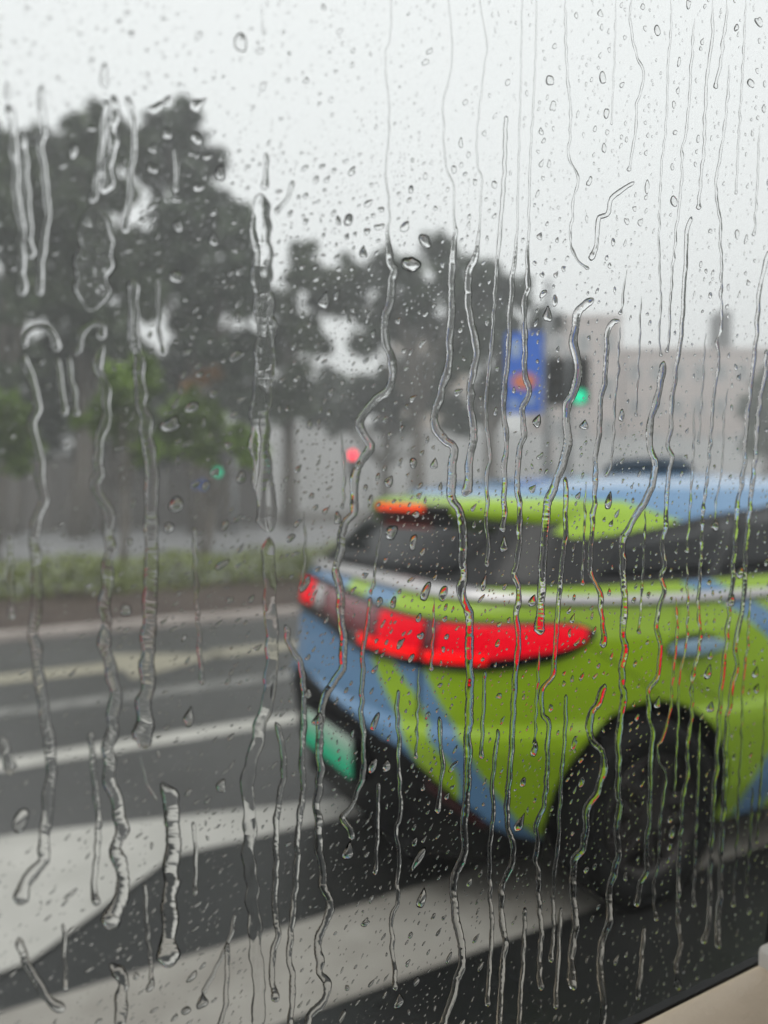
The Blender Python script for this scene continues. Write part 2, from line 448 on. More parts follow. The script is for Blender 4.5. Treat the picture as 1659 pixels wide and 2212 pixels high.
# hedge of the median
root = empty('median_hedge', (0, 9.3, 0.25), 'long clipped yellowish green hedge on the road median', 'hedge')
g = np.random.default_rng(5)
k = 30000
P = np.stack([g.uniform(-7, 30, k), g.uniform(-.45, .45, k), g.uniform(0.02, .47, k)], 1)
P[:, 2] *= .88
P[:, 2] += 0.02 * np.sin(P[:, 0] * 1.7) + 0.035 * np.sin(P[:, 0] * 5.3 + 1)
P[:, 1] += 0.06 * np.sin(P[:, 0] * 2.9)
a = g.normal(size=(k, 3)); a /= np.linalg.norm(a, axis=1)[:, None]
b = np.cross(a, g.normal(size=(k, 3))); b /= np.linalg.norm(b, axis=1)[:, None]
s = .038 * (0.6 + 0.8 * g.random(k))[:, None]
V = np.stack([P - a * s, P + b * s * .55, P + a * s, P - b * s * .55], axis=1).reshape(-1, 3)
np_obj('foliage', V, np.arange(k * 4).reshape(-1, 4), M['leaf_hedge'], root)
bm = bmesh.new()
for i in range(170):
    x = -7 + i * 0.215 + random.uniform(-.05, .05); y = random.uniform(-.35, .2)
    add_tube(bm, [(x, y, -.06), (x + random.uniform(-.06, .06), y, .2), (x + random.uniform(-.1, .1), y + random.uniform(-.1, .1), .42)], [.012, .01, .006], 5)
tag(bm_obj('stems', bm, M['twig'], root), kind='stuff')

# ------------------------------------------------------------------ far buildings and walls
def facade_building(name, label, p0, p1, h, depth, m, rows, cols, cat='building', win=(0.5, 0.5), z0=0.0):
    p0, p1 = Vector((p0[0], p0[1], 0)), Vector((p1[0], p1[1], 0))
    L = (p1 - p0).length; ang = math.atan2((p1 - p0).y, (p1 - p0).x)
    root = empty(name, p0, label, cat, rz=ang)
    bm = bmesh.new(); add_box(bm, (0, 0, -.06), (L, depth, h)); bm_obj('wall', bm, M[m], root)
    bm = bmesh.new(); add_box(bm, (-.15, -.15, h + .003), (L + .15, depth + .15, h + .35), .03); bm_obj('roof_slab', bm, M[m], root)
    if rows:
        cw, rh = L / cols, (h - 1.2) / rows
        wm = None
        fm = None
        for r in range(rows):
            for c in range(cols):
                x = (c + .5) * cw; z = 1.0 + (r + .5) * rh
                if fm is None:
                    bm = bmesh.new(); hw, hh = cw * win[0] / 2, rh * win[1] / 2
                    for lo, hi in (((-hw - .1, -.08, -hh - .1), (-hw, -.003, hh + .1)), ((hw, -.08, -hh - .1), (hw + .1, -.003, hh + .1)), ((-hw, -.08, hh), (hw, -.003, hh + .1)), ((-hw, -.1, -hh - .1), (hw, -.003, -hh)), ((-.03, -.06, -hh), (.03, -.003, hh))):
                        add_box(bm, lo, hi)
                    f = bm_obj('window', bm, M['grey_wall'], root); fm = f.data
                    bm = bmesh.new(); add_box(bm, (-hw + .002, -.03, -hh + .002), (-.033, -.004, hh - .002)); add_box(bm, (.033, -.03, -hh + .002), (hw - .002, -.004, hh - .002))
                    p = bm_obj('pane', bm, M['far_glass'], f); wm = p.data
                else:
                    f = bpy.data.objects.new('window', fm); COL.objects.link(f); f.parent = root
                    p = bpy.data.objects.new('pane', wm); COL.objects.link(p); p.parent = f
                f.location = (x, 0, z)
    return root

b = facade_building('apartment_building', 'long pinkish apartment block filling the right background', at_depth(1345, 1060, 62)[:2], at_depth(1760, 1060, 62)[:2], 12.2, 9, 'pink_wall', 4, 9, win=(.42, .42))
bm = bmesh.new(); add_box(bm, (7.75, .3, 12.56), (8.75, 2.2, 15.6), .05); bm_obj('stair_tower', bm, M['roof_dark'], b)
facade_building('corner_building', 'taller pinkish building end between the banner and the long block', at_depth(1178, 1060, 60)[:2], at_depth(1338, 1060, 60)[:2], 14.4, 9, 'pink_wall', 4, 3, win=(.36, .4))
facade_building('tan_building', 'tan building seen between the tree crowns above the low dark tree', at_depth(850, 1060, 66)[:2], at_depth(1010, 1060, 66)[:2], 14.0, 9, 'tan_wall', 4, 4, win=(.4, .4))
def wall_run(name, label, a, b, h, m, nb):
    a, b = Vector((a[0], a[1], 0)), Vector((b[0], b[1], 0))
    L = (b - a).length; ang = math.atan2((b - a).y, (b - a).x)
    root = empty(name, a, label, 'wall', rz=ang)
    cell = L / nb; me = None
    for i in range(nb):
        if me is None:
            bm = bmesh.new(); add_box(bm, (.02, 0, -.06), (cell - .02, .25, h), .02); o = bm_obj('panel', bm, M[m], root); me = o.data
        else:
            o = bpy.data.objects.new('panel', me); COL.objects.link(o); o.parent = root
        o.location = (i * cell, 0, 0)
    bm = bmesh.new(); add_box(bm, (0, -.06, h + .003), (L, .31, h + .1), .015); bm_obj('coping', bm, M[m], root)
    return root
wall_run('boundary_wall', 'brownish grey wall behind the far road under the young green trees', at_depth(-120, 1060, 27)[:2], at_depth(575, 1060, 29)[:2], 2.5, 'brown_wall', 9)
wall_run('concrete_wall', 'pale misty concrete wall below the dark trees in the middle distance', at_depth(585, 1060, 46)[:2], at_depth(1190, 1060, 56)[:2], 5.2, 'grey_wall', 9)
wall_run('concrete_wall', 'pale concrete wall at the foot of the pink building', at_depth(1200, 1060, 50)[:2], at_depth(1800, 1060, 52)[:2], 4.6, 'grey_wall', 9)

# ------------------------------------------------------------------ signals, banner
def signal_head(parent, c, yaw, w_, lit, name='housing'):
    """three-lens head with visors, facing the camera; c = centre, lit index 0 top .. 2 bottom"""
    mt = Matrix.Translation(c) @ Matrix.Rotation(yaw, 4, 'Z')
    h = w_ * 2.35
    bm = bmesh.new(); add_box(bm, (-w_ / 2, -.1, -h / 2), (w_ / 2, .12, h / 2), .02, mt)
    hd = bm_obj(name, bm, M['housing'], parent)
    r = w_ * .34
    for k in range(3):
        z = h / 2 - h * (k + .5) / 3
        bm = bmesh.new(); add_tube(bm, [mt @ Vector((0, -.101, z)), mt @ Vector((0, -.125, z))], [r, r * .75], 20)
        mm = M['sig_off'] if k != lit else (M['sig_red'] if k == 0 else M['sig_green'])
        bm_obj('lens', bm, mm, hd, True)
        bm = bmesh.new()
        vs = []
        for i in range(11):
            a = math.pi * i / 10
            for (q, y) in ((r * 1.12, -.101), (r * 1.12, -.26 + .05 * abs(math.cos(a))), (r * 1.2, -.26 + .05 * abs(math.cos(a))), (r * 1.2, -.101)):
                vs.append(bm.verts.new(mt @ Vector((q * math.cos(a), y, z + q * math.sin(a)))))
        for i in range(10):
            for j in range(4):
                a0 = i * 4 + j; a1 = i * 4 + (j + 1) % 4
                bm.faces.new((vs[a0], vs[a1], vs[a1 + 4], vs[a0 + 4]))
        bm_obj('visor', bm, M['housing'], hd)
def pole_signal(label, px, py, d, w_, lit, extra=None, arm=None):
    c = at_depth(px, py, d)
    ray_ = ray(px, py); yaw = math.atan2(ray_.y, ray_.x) - math.pi / 2
    h = w_ * 2.35
    zc = c.z + (0 if lit == 1 else (-h / 3 if lit == 0 else h / 3))
    cen = Vector((c.x, c.y, zc))
    side = Matrix.Rotation(yaw, 3, 'Z') @ Vector((1, 0, 0)); back = Matrix.Rotation(yaw, 3, 'Z') @ Vector((0, 1, 0))
    foot = cen + side * (arm or 0) + back * .25; foot.z = 0
    root = empty('traffic_light', foot, label, 'traffic light')
    signal_head(root, cen - foot, yaw, w_, lit)
    if extra:
        signal_head(root, cen - foot + side * extra, yaw, w_, -1)
    bm = bmesh.new(); add_tube(bm, [(0, 0, -.05), (0, 0, zc + .6)], [.09, .07], 10); bm_obj('pole', bm, M['steel'], root, True)
    bm = bmesh.new(); add_tube(bm, [Vector((0, 0, zc + .2)), cen - foot + back * .15 + Vector((0, 0, .2))], .035, 8); bm_obj('bracket', bm, M['steel'], root, True)
    return root
pole_signal('near traffic light showing green, beside the blue banner', 1252, 858, 14, .36, 2, extra=-.42, arm=-.2)
pole_signal('distant traffic light showing red, over the middle of the far road', 762, 983, 45, .68, 0, arm=.9)
pole_signal('distant traffic light showing green, low beside the young green trees', 470, 1020, 23.5, .33, 2, arm=.5)

d = 15.5
c = at_depth(1132, 806, d); r_ = ray(1132, 806); yaw = math.atan2(r_.y, r_.x) - math.pi / 2
bh, bw_ = 1.62, .74
foot = Vector((c.x, c.y, 0)) + Matrix.Rotation(yaw, 3, 'Z') @ Vector((.47, .05, 0))
root = empty('street_banner', foot, 'tall blue banner with an orange disc hung on a lamp post', 'banner')
mt = Matrix.Translation(Vector((c.x, c.y, c.z)) - foot) @ Matrix.Rotation(yaw, 4, 'Z')
bm = bmesh.new(); add_box(bm, (-bw_ / 2, -.03, -bh / 2), (bw_ / 2, .03, bh / 2), .008, mt); pn = bm_obj('panel', bm, M['sign_blue'], root)
def flat_disc(xc, zc, rx, rz, y, n=24, wob=0.0):
    bm = bmesh.new()
    f_ = [bm.verts.new(mt @ Vector((xc + rx * math.cos(t) * (1 + wob * math.sin(3 * t)), y, zc + rz * math.sin(t) * (1 + wob * math.cos(2 * t))))) for t in [2 * math.pi * i / n for i in range(n)]]
    b_ = [bm.verts.new(mt @ Vector((xc + rx * math.cos(t) * (1 + wob * math.sin(3 * t)), y + .006, zc + rz * math.sin(t) * (1 + wob * math.cos(2 * t))))) for t in [2 * math.pi * i / n for i in range(n)]]
    bm.faces.new(f_); bm.faces.new(b_[::-1])
    for i in range(n): bm.faces.new((f_[i], f_[(i + 1) % n], b_[(i + 1) % n], b_[i]))
    return bm
bm_obj('printed_disc', flat_disc(.0, -.17, .25, .17, -.038), M['sign_orange'], pn)
for (x, z, rx, rz) in ((-.17, .48, .1, .22), (-.2, -.62, .09, .1), (.12, -.55, .08, .12)):
    bm_obj('pale_print', flat_disc(x, z, rx, rz, -.0385, wob=.15), M['sign_pale'], pn)
bm = bmesh.new(); add_tube(bm, [(0, 0, -.05), (0, 0, 5.6)], [.09, .06], 10); bm_obj('pole', bm, M['steel'], root, True)
bm = bmesh.new()
for z in (c.z + bh / 2 - .06, c.z - bh / 2 + .06):
    add_tube(bm, [(0, 0, z), mt.to_3x3() @ Vector((-.1, -.05, 0)) + Vector((0, 0, z))], .02, 6)
bm_obj('bracket', bm, M['steel'], root)
# small distant blue sign
c = at_depth(432, 1046, 23)
root = empty('road_sign', (c.x, c.y, 0), 'small distant blue road sign below the low green traffic light', 'sign')
bm = bmesh.new(); add_box(bm, (-.16, -.03, c.z - .12), (.16, 0, c.z + .12), .008); bm_obj('plate', bm, M['sign_blue'], root)
bm = bmesh.new(); add_tube(bm, [(0, .04, -.05), (0, .04, c.z + .3)], .04, 8); bm_obj('pole', bm, M['steel'], root)

# ------------------------------------------------------------------ taxi
TX, TY = 1.298, 2.732
taxi = empty('taxi', (TX, TY, 0), 'lime green and light blue taxi with lit brake lights beside the window', 'taxi', rz=R(-3.0))
T_REAR = [(.2, .12), (.35, .05), (.5, .035), (.60, .018), (.645, .02), (.68, .04), (.72, .04), (.8, .05), (.95, .062), (1.05, .085), (1.13, .15), (1.38, .42), (1.46, .6), (1.5, .9), (1.53, 1.4), (1.545, 1.7)]
T_BW = [(.2, .82), (.35, .87), (.5, .893), (.60, .905), (.645, .903), (.69, .888), (.8, .893), (.95, .885), (1.05, .865), (1.13, .84), (1.38, .69), (1.46, .62), (1.5, .5), (1.53, .3), (1.545, .05)]
T_FR = [(.2, 4.3), (.5, 4.4), (.8, 4.35), (1.0, 4.0), (1.13, 3.5), (1.38, 2.8), (1.5, 2.5), (1.53, 2.1), (1.545, 1.8)]
def _i(t, z): return float(np.interp(z, [a for a, _ in t], [b for _, b in t]))
_rings = {}
def ring(z):
    """dense closed outline at height z, arc length measured from the middle of the rear, + towards the near side (-y)"""
    key = round(z, 4)
    if key in _rings: return _rings[key]
    r, b, f = _i(T_REAR, z), _i(T_BW, z), _i(T_FR, z)
    n = 4.5 if z < 1.131 else 4.0
    a, xc = (f - r) / 2, (f + r) / 2
    t = np.linspace(-math.pi, math.pi, 6001)
    # even spacing through an angle in plan
    den = (np.abs(np.cos(t) / a) ** n + np.abs(np.sin(t) / b) ** n) ** (-1 / n)
    x = xc - den * np.cos(t); y = -den * np.sin(t)
    s = np.concatenate([[0], np.cumsum(np.hypot(np.diff(x), np.diff(y)))])
    s -= s[3000]
    _rings[key] = (x, y, s)
    return _rings[key]
def surf(s, z):
    x, y, S = ring(z)
    return Vector((float(np.interp(s, S, x)), float(np.interp(s, S, y)), z))
def s_of(x0, y0, z):
    x, y, S = ring(z)
    i = int(np.argmin((x - x0) ** 2 + (y - y0) ** 2))
    return float(S[i])
def nrm(s, z):
    du = surf(s + .01, z) - surf(s - .01, z); dv = surf(s, min(z + .01, 1.54)) - surf(s, z - .01)
    n = dv.cross(du)
    n.normalize()
    p = surf(s, z)
    if n.dot(Vector((p.x - 2.1, p.y, 0))) < 0: n = -n
    return n
def band(name, edge, off, th, m, parent, nz=4, ds=.03, smooth=True):
    """shell on the car body: edge = [(s, zlo, zhi)], from off to off+th outside the surface"""
    E_ = sorted(edge); ss = [e[0] for e in E_]
    n = max(2, int((ss[-1] - ss[0]) / ds) + 1)
    S = np.linspace(ss[0], ss[-1], n)
    lo = np.interp(S, ss, [e[1] for e in E_]); hi = np.interp(S, ss, [e[2] for e in E_])
    vs = []
    for layer in (off + th, off):
        for i in range(n):
            for j in range(nz + 1):
                z = lo[i] + (hi[i] - lo[i]) * j / nz
                e = 0
                vs.append(surf(S[i], z) + nrm(S[i], z) * layer)
    def id(l, i, j): return l * n * (nz + 1) + i * (nz + 1) + j
    fs = []
    for i in range(n - 1):
        for j in range(nz):
            fs.append((id(0, i, j), id(0, i + 1, j), id(0, i + 1, j + 1), id(0, i, j + 1)))
            fs.append((id(1, i, j), id(1, i, j + 1), id(1, i + 1, j + 1), id(1, i + 1, j)))
        fs.append((id(0, i, 0), id(1, i, 0), id(1, i + 1, 0), id(0, i + 1, 0)))
        fs.append((id(0, i, nz), id(0, i + 1, nz), id(1, i + 1, nz), id(1, i, nz)))
    for j in range(nz):
        fs.append((id(0, 0, j), id(0, 0, j + 1), id(1, 0, j + 1), id(1, 0, j)))
        fs.append((id(0, n - 1, j), id(1, n - 1, j), id(1, n - 1, j + 1), id(0, n - 1, j + 1)))
    bm = bmesh.new()
    V = [bm.verts.new(v) for v in vs]
    for f in fs: bm.faces.new([V[k] for k in f])
    o = bm_obj(name, bm, m, parent, smooth)
    return o

def ip(v, t): return float(np.interp(v, [a for a, _ in t], [b for _, b in t]))
GREEN, BLUE, BLACK = 0, 1, 2
L1_ = [(.5, .62), (.638, .534), (.727, .449), (.835, .332), (.858, .307), (.95, .24)]
L2_ = [(.532, .723), (.581, .694), (.637, .638), (.752, .582), (.858, .451), (.88, .427), (.95, .37)]
L3_ = [(.2, 1.02), (.303, .937), (.388, .886), (.523, .802), (.588, .775), (.647, .733), (.76, .643), (.877, .572), (.95, .54)]
def livery(p, s):
    """paint scheme of the taxi as a function of place on the body"""
    x, y, z = p
    q = abs(s)
    if z < 1.131:
        if x < .75 or q < 1.3:
            zb = ip(s if s > -.45 else -s, [(-.45, .68), (-.27, .678), (-.046, .653), (.23, .632), (.52, .592), (.62, .523), (.707, .446), (.789, .377), (.85, .314), (1.0, .26), (1.2, .23)])
            if z < .95:
                if z < zb: return BLACK
                if s < -.5: return BLUE if q < ip(z, L3_) else GREEN
                if s < ip(z, L1_): return BLUE
                if s < ip(z, L2_): return GREEN
                if s < ip(z, L3_): return BLUE
                return GREEN
            if z > 1.05:
                if s < .005: return BLUE
                if s < .19: return GREEN
                if s < .385: return BLUE
            return GREEN
        if z < .22: return BLACK
        xc = ip(z, [(.2, 1.40), (.35, 1.46), (.5, 1.56), (.65, 1.62), (.8, 1.60), (.9, 1.52), (1.0, 1.38), (1.06, 1.26), (1.13, 1.1)])
        if xc - .07 < x < xc + .09: return BLUE
        if x > 2.1 + .25 * math.sin(z * 6): return BLUE
        return GREEN
    if x < 1.05 - (z - 1.38) * 3 and z < 1.418: return GREEN
    return BLUE

# body shell
zs = list(np.linspace(.2, 1.13, 110))
def shell(name, zs, ns, colour, mats, cap=True):
    vs, fs, mi = [], [], []
    per = []
    for z in zs:
        x, y, S = ring(z)
        q = np.linspace(S[0], S[-1], ns + 1)[:-1]
        per.append(q)
        for s in q: vs.append((float(np.interp(s, S, x)), float(np.interp(s, S, y)), z))
    for j in range(len(zs) - 1):
        for i in range(ns):
            a, b_ = j * ns + i, j * ns + (i + 1) % ns
            fs.append((a, b_, b_ + ns, a + ns))
            c_ = (Vector(vs[a]) + Vector(vs[b_ + ns])) / 2
            mi.append(colour(c_, (per[j][i] + per[j + 1][i]) / 2))
    if cap:
        fs.append(tuple(range(ns - 1, -1, -1))); mi.append(BLACK)
        fs.append(tuple(range((len(zs) - 1) * ns, len(zs) * ns))); mi.append(colour(Vector((2, 0, zs[-1])), 2))
    bm = bmesh.new()
    V = [bm.verts.new(v) for v in vs]
    for f, k_ in zip(fs, mi):
        bm.faces.new([V[i] for i in f]).material_index = k_
    return bm, mats
bm, _ = shell('body', zs, 900, livery, None)
body = bm_obj('body', bm, [M['green'], M['blue'], M['black']], taxi, True)
# wheel arches cut out of the body
WX, WZ = .865, .33
FX = 3.45
bmc = bmesh.new()
for X in (WX, FX):
    for sgn in (-1, 1):
        add_disc(bmc, (X, sgn * .80, WZ + .01), (0, 1, 0), .39, .42, 40)
cut = bm_obj('cutter', bmc, M['black'], None)
cut.location = (TX, TY, 0); cut.rotation_euler = (0, 0, R(-3.0))
mod = body.modifiers.new('arches', 'BOOLEAN'); mod.operation = 'DIFFERENCE'; mod.object = cut; mod.solver = 'EXACT'
try: mod.material_mode = 'TRANSFER'
except Exception: pass
bpy.context.view_layer.update()
dg = bpy.context.evaluated_depsgraph_get()
nm = bpy.data.meshes.new_from_object(body.evaluated_get(dg))
old = body.data
body.modifiers.clear(); body.data = nm
bpy.data.objects.remove(cut); bpy.data.meshes.remove(old)
nm.name = 'body'

# cabin: black pillars below, painted roof above
def cabin_col(p, s):
    top = ip(p.x, [(.3, 1.335), (.5, 1.33), (.7, 1.285), (1.02, 1.315), (1.29, 1.355), (1.81, 1.40), (2.4, 1.39), (2.9, 1.36), (3.5, 1.35)])
    if abs(s) < .76: top = 1.392
    return BLACK if p.z < top else livery(p, s)
bm, _ = shell('cabin', [1.1305 + (1.545 - 1.1305) * t for t in np.linspace(0, 1, 60) ** .85], 500, cabin_col, None)
bm_obj('roof', bm, [M['green'], M['blue'], M['gloss_black']], taxi, True)
s_r = s_of(.3, -.62, 1.2)
band('rear_window', [(-s_r, 1.165, 1.325), (-.4, 1.155, 1.335), (.4, 1.155, 1.335), (s_r - .05, 1.165, 1.32)], .003, .004, M['car_glass'], taxi)
s0, s1, s2, s3 = s_of(.75, -.8, 1.2), s_of(1.25, -.8, 1.2), s_of(1.32, -.8, 1.2), s_of(2.3, -.8, 1.2)
for sg in (1, -1):
    band('side_window', sorted([(sg * s0, 1.16, 1.262), (sg * (s0 + .3), 1.155, 1.295), (sg * s1, 1.15, 1.335)]), .003, .004, M['car_glass'], taxi)
    band('side_window', sorted([(sg * s2, 1.15, 1.345), (sg * (s2 + .4), 1.15, 1.38), (sg * s3, 1.15, 1.375)]), .003, .004, M['car_glass'], taxi)
    band('side_window', sorted([(sg * (s3 + .08), 1.15, 1.37), (sg * (s3 + .6), 1.15, 1.3), (sg * (s3 + .8), 1.15, 1.2)]), .003, .004, M['car_glass'], taxi)
# bright strip under the windows, from the tailgate round both flanks
sT = s_of(3.0, -.86, 1.1)
zc = lambda q: ip(q, [(0, 1.122), (.4, 1.118), (.62, 1.108), (1.0, 1.088), (1.4, 1.075), (2.4, 1.062), (3.5, 1.06)])
band('belt_strip', [(q, zc(abs(q)) - .017, zc(abs(q)) + .017) for q in np.linspace(-sT, sT, 60)], .002, .012, M['chrome'], taxi, nz=3)
# tail light: one wrap-round bar
tl0, tl1 = -1.5, 1.155
top_ = lambda q: ip(q, [(-1.5, 1.0), (-1.1, 1.03), (-.7, 1.05), (-.41, 1.066), (-.228, 1.066), (0, 1.056), (.172, 1.051), (.357, 1.041), (.49, 1.031), (.6, 1.025), (.707, 1.021), (.86, 1.02), (1.02, 1.018), (1.1, 1.008), (1.135, .992), (1.155, .98)])
bot_ = lambda q: ip(q, [(-1.5, .97), (-1.1, .945), (-.7, .94), (-.3, .936), (-.13, .925), (.063, .893), (.231, .876), (.4, .875), (.52, .876), (.72, .877), (.8, .877), (.908, .89), (1.034, .91), (1.117, .938), (1.14, .962), (1.155, .975)])
tb = band('tail_light', [(q, bot_(q) - .010, top_(q) + .007) for q in np.linspace(tl0, tl1 + .012, 60)], .003, .012, M['gloss_black'], taxi, nz=4)
sg_ = .588
def lens(name, a, b, f0, f1, m, off=.016, pad=0.0):
    es = []
    for q in np.linspace(a, b, 24):
        lo, hi = bot_(q), top_(q); h = hi - lo
        es.append((q, lo + h * f0, lo + h * f1))
    return band(name, es, off, .008, m, tb, nz=3)
lens('unlit_lens', -.30, .375, .22, .93, M['lamp_dim'])
lens('reversing_lens', -.21, -.10, .3, .9, M['lamp_clear'], off=.025)
lens('inner_red_lens', -.36, -.235, .25, .92, M['lamp_on'], off=.025)
lens('lit_lens', .378, sg_ - .008, .34, .95, M['lamp_on'])
lens('lit_strip', .25, sg_ - .016, .13, .35, M['lamp_hot'])
lens('unlit_gap', sg_ + .012, sg_ + .045, .34, .95, M['lamp_dim'])
lens('lit_lens', sg_ + .048, .80, .34, .95, M['lamp_on'])
lens('lit_lens', .801, tl1 - .028, .22, .95, M['lamp_on'])
lens('lit_strip', sg_ + .008, .80, .11, .33, M['lamp_hot'])
lens('lit_lens', -1.4, -.62, .2, .9, M['lamp_on'])
# spoiler over the rear window with the high brake lamp
bm = bmesh.new()
qs = np.linspace(-.78, .78, 34)
rows_ = []
for q in qs:
    e = max(0.0, 1 - (abs(q) / .8) ** 6)
    p = surf(q, 1.40); n_ = nrm(q, 1.40); n_.z = 0; n_.normalize()
    dr = .034 * min(1, max(0, (abs(q) - .34) / .28))
    rows_.append([bm.verts.new(p + n_ * (-.10) + Vector((0, 0, .038))), bm.verts.new(p + n_ * (.02 * e) + Vector((0, 0, .022))), bm.verts.new(p + n_ * (.085 * e) + Vector((0, 0, .0))), bm.verts.new(p + n_ * (.088 * e) + Vector((0, 0, -.03 - dr * .8))),
                  bm.verts.new(p + n_ * (.06 * e) + Vector((0, 0, -.055 - dr))), bm.verts.new(p + n_ * (-.12) + Vector((0, 0, -.05 - dr)))])
for i_, (r0, r1) in enumerate(zip(rows_, rows_[1:])):
    qa = (qs[i_] + qs[i_ + 1]) / 2
    for k in range(6):
        f = bm.faces.new((r0[k], r0[(k + 1) % 6], r1[(k + 1) % 6], r1[k]))
        f.material_index = 1 if k >= 4 or (k >= 2 and abs(qa) < .3) else 0
bm.faces.new(rows_[0]); bm.faces.new(rows_[-1][::-1])
sp = bm_obj('spoiler', bm, [M['green'], M['gloss_black']], taxi, True)
bm = bmesh.new()
rr = []
for q in np.linspace(-.25, .135, 16):
    p = surf(q, 1.385); n_ = nrm(q, 1.40); n_.z = 0; n_.normalize()
    p = surf(q, 1.40) + n_ * .086; zt = 1.383
    rr.append([bm.verts.new(p + Vector((0, 0, zt - 1.40 + a_)) + n_ * b_) for a_, b_ in ((.012, 0), (.0095, .014), (-.0095, .014), (-.012, 0))])
for r0, r1 in zip(rr, rr[1:]):
    for k in range(4): bm.faces.new((r0[k], r0[(k + 1) % 4], r1[(k + 1) % 4], r1[k]))
bm.faces.new(rr[0]); bm.faces.new(rr[-1][::-1])
bm_obj('high_brake_light', bm, M['lamp_high'], sp, True)
# plate in its recess, lower black panel
bm = bmesh.new(); add_box(bm, (-.012, -.325, .405), (.08, .165, .575), .012); bk = bm_obj('plate_holder', bm, M['black'], taxi)
bm = bmesh.new(); add_box(bm, (-.021, -.31, .42), (-.0135, .15, .56), .003); bm_obj('number_plate', bm, M['plate'], bk)
bm = bmesh.new(); add_box(bm, (.13, -.5, .165), (.24, .5, .235), .03); bm_obj('diffuser', bm, M['black'], taxi)
for sg in (1, -1):
    band('rear_reflector', sorted([(sg * .62, .47, .49), (sg * .80, .335, .355)]), .003, .006, M['reflector'], taxi, nz=2)
# door handles (recess dish + grip)
for sg in (1, -1):
    for (xa, xb) in ((.92, 1.19), (2.0, 2.27)):
        sa, sb = sg * s_of(xa, -.88, .905), sg * s_of(xb, -.88, .905)
        es = [(sa + (sb - sa) * t, .907 - .036 * math.sqrt(max(0, 1 - (2 * t - 1) ** 2)) - .003, .905 + .04 * math.sqrt(max(0, 1 - (2 * t - 1) ** 2)) + .003) for t in np.linspace(0, 1, 15)]
        dh = band('door_handle', es, .001, .004, M['black'], taxi, nz=3)
        es = [(sa + (sb - sa) * t, .905 - .024 * math.sqrt(max(0, 1 - (2 * t - 1) ** 2)) - .002, .905 + .024 * math.sqrt(max(0, 1 - (2 * t - 1) ** 2)) + .002) for t in np.linspace(.02, .98, 15)]
        band('grip', es, .014, .022, M['grip'], dh, nz=5)
# door and bumper gaps
def seam(pts, parent=taxi):
    bm = bmesh.new()
    P_ = []
    for (x, z) in pts:
        s = s_of(x, -.88, z); P_.append((s, z))
    tp = []
    for (s, z), (s2, z2) in zip(P_, P_[1:]):
        for t in np.linspace(0, 1, 7)[:-1]: tp.append(surf(s + (s2 - s) * t, z + (z2 - z) * t) + nrm(s + (s2 - s) * t, z + (z2 - z) * t) * .0005)
    add_tube(bm, tp, .0022, 6); bm_obj('panel_gap', bm, M['black'], parent)
seam([(.62, .93), (.80, .82), (.93, .72)])
bm = bmesh.new(); add_tube(bm, [surf(.573 + .012 * t, .872 - .17 * t) + nrm(.573 + .012 * t, .872 - .17 * t) * .001 for t in np.linspace(0, 1, 8)], .005, 6); bm_obj('panel_gap', bm, M['black'], taxi)
seam([(1.0, 1.05), (.96, .9), (1.08, .76), (1.22, .68)])
seam([(2.32, 1.05), (2.35, .8), (2.3, .3)])
# wheels
for X in (WX, FX):
    for sgn in (-1, 1):
        wy = sgn * .79
        wroot = bpy.data.objects.new('wheel', None); COL.objects.link(wroot); wroot.parent = taxi; wroot.location = (X, wy, WZ)
        prof = [(.21, -.09), (.30, -.105), (.322, -.09), (.33, -.06), (.33, .06), (.322, .09), (.30, .105), (.21, .09)]
        bm = bmesh.new(); rg = []
        for i in range(40):
            t = 2 * math.pi * i / 40
            rg.append([bm.verts.new((r * math.cos(t), y, r * math.sin(t))) for r, y in prof])
        for i in range(40):
            for j in range(8):
                bm.faces.new((rg[i][j], rg[i][(j + 1) % 8], rg[(i + 1) % 40][(j + 1) % 8], rg[(i + 1) % 40][j]))
        bm_obj('tyre', bm, M['tyre'], wroot, True)
        bm = bmesh.new()
        for i in range(40):
            pass
        out = sgn
        rg = []
        for i in range(40):
            t = 2 * math.pi * i / 40
            rg.append([bm.verts.new((r * math.cos(t), out * y, r * math.sin(t))) for r, y in ((.212, .085), (.205, .098), (.19, .08), (.185, -.05), (.212, -.06))])
        for i in range(40):
            for j in range(5): bm.faces.new((rg[i][j], rg[i][(j + 1) % 5], rg[(i + 1) % 40][(j + 1) % 5], rg[(i + 1) % 40][j]))
        for k in range(5):
            mt2 = Matrix.Rotation(k * 2 * math.pi / 5 + .35, 4, 'Y')
            for dx in (-.034, .034):
                m3 = mt2 @ Matrix.Translation((dx, 0, 0))
                ylo, yhi = sorted((out * .05, out * .082))
                add_box(bm, (-.02, ylo, .03), (.02, yhi, .192), .006, m3)
        add_disc(bm, (0, out * .06, 0), (0, 1, 0), .06, .05, 20)
        bm_obj('rim', bm, M['rim'], wroot)
        bm = bmesh.new(); add_disc(bm, (0, 0, 0), (0, 1, 0), .15, .03, 24); bm_obj('brake_disc', bm, M['steel'], wroot)
# roof sign box
bm = bmesh.new()
for (x0, x1, y, z0_, z1_) in ((1.62, 1.84, 0, 1.545, 1.66),):
    add_box(bm, (x0, -.2, 1.548), (x1, .2, 1.61), .025)
    for v in bm.verts:
        if v.co.z > 1.585: v.co.x = (v.co.x - (x0 + x1) / 2) * .7 + (x0 + x1) / 2; v.co.y *= .92
rs = bm_obj('roof_sign', bm, M['roof_sign'], taxi)
bm = bmesh.new(); add_box(bm, (1.60, -.18, 1.535), (1.86, .18, 1.547), .004); bm_obj('sign_base', bm, M['black'], rs)
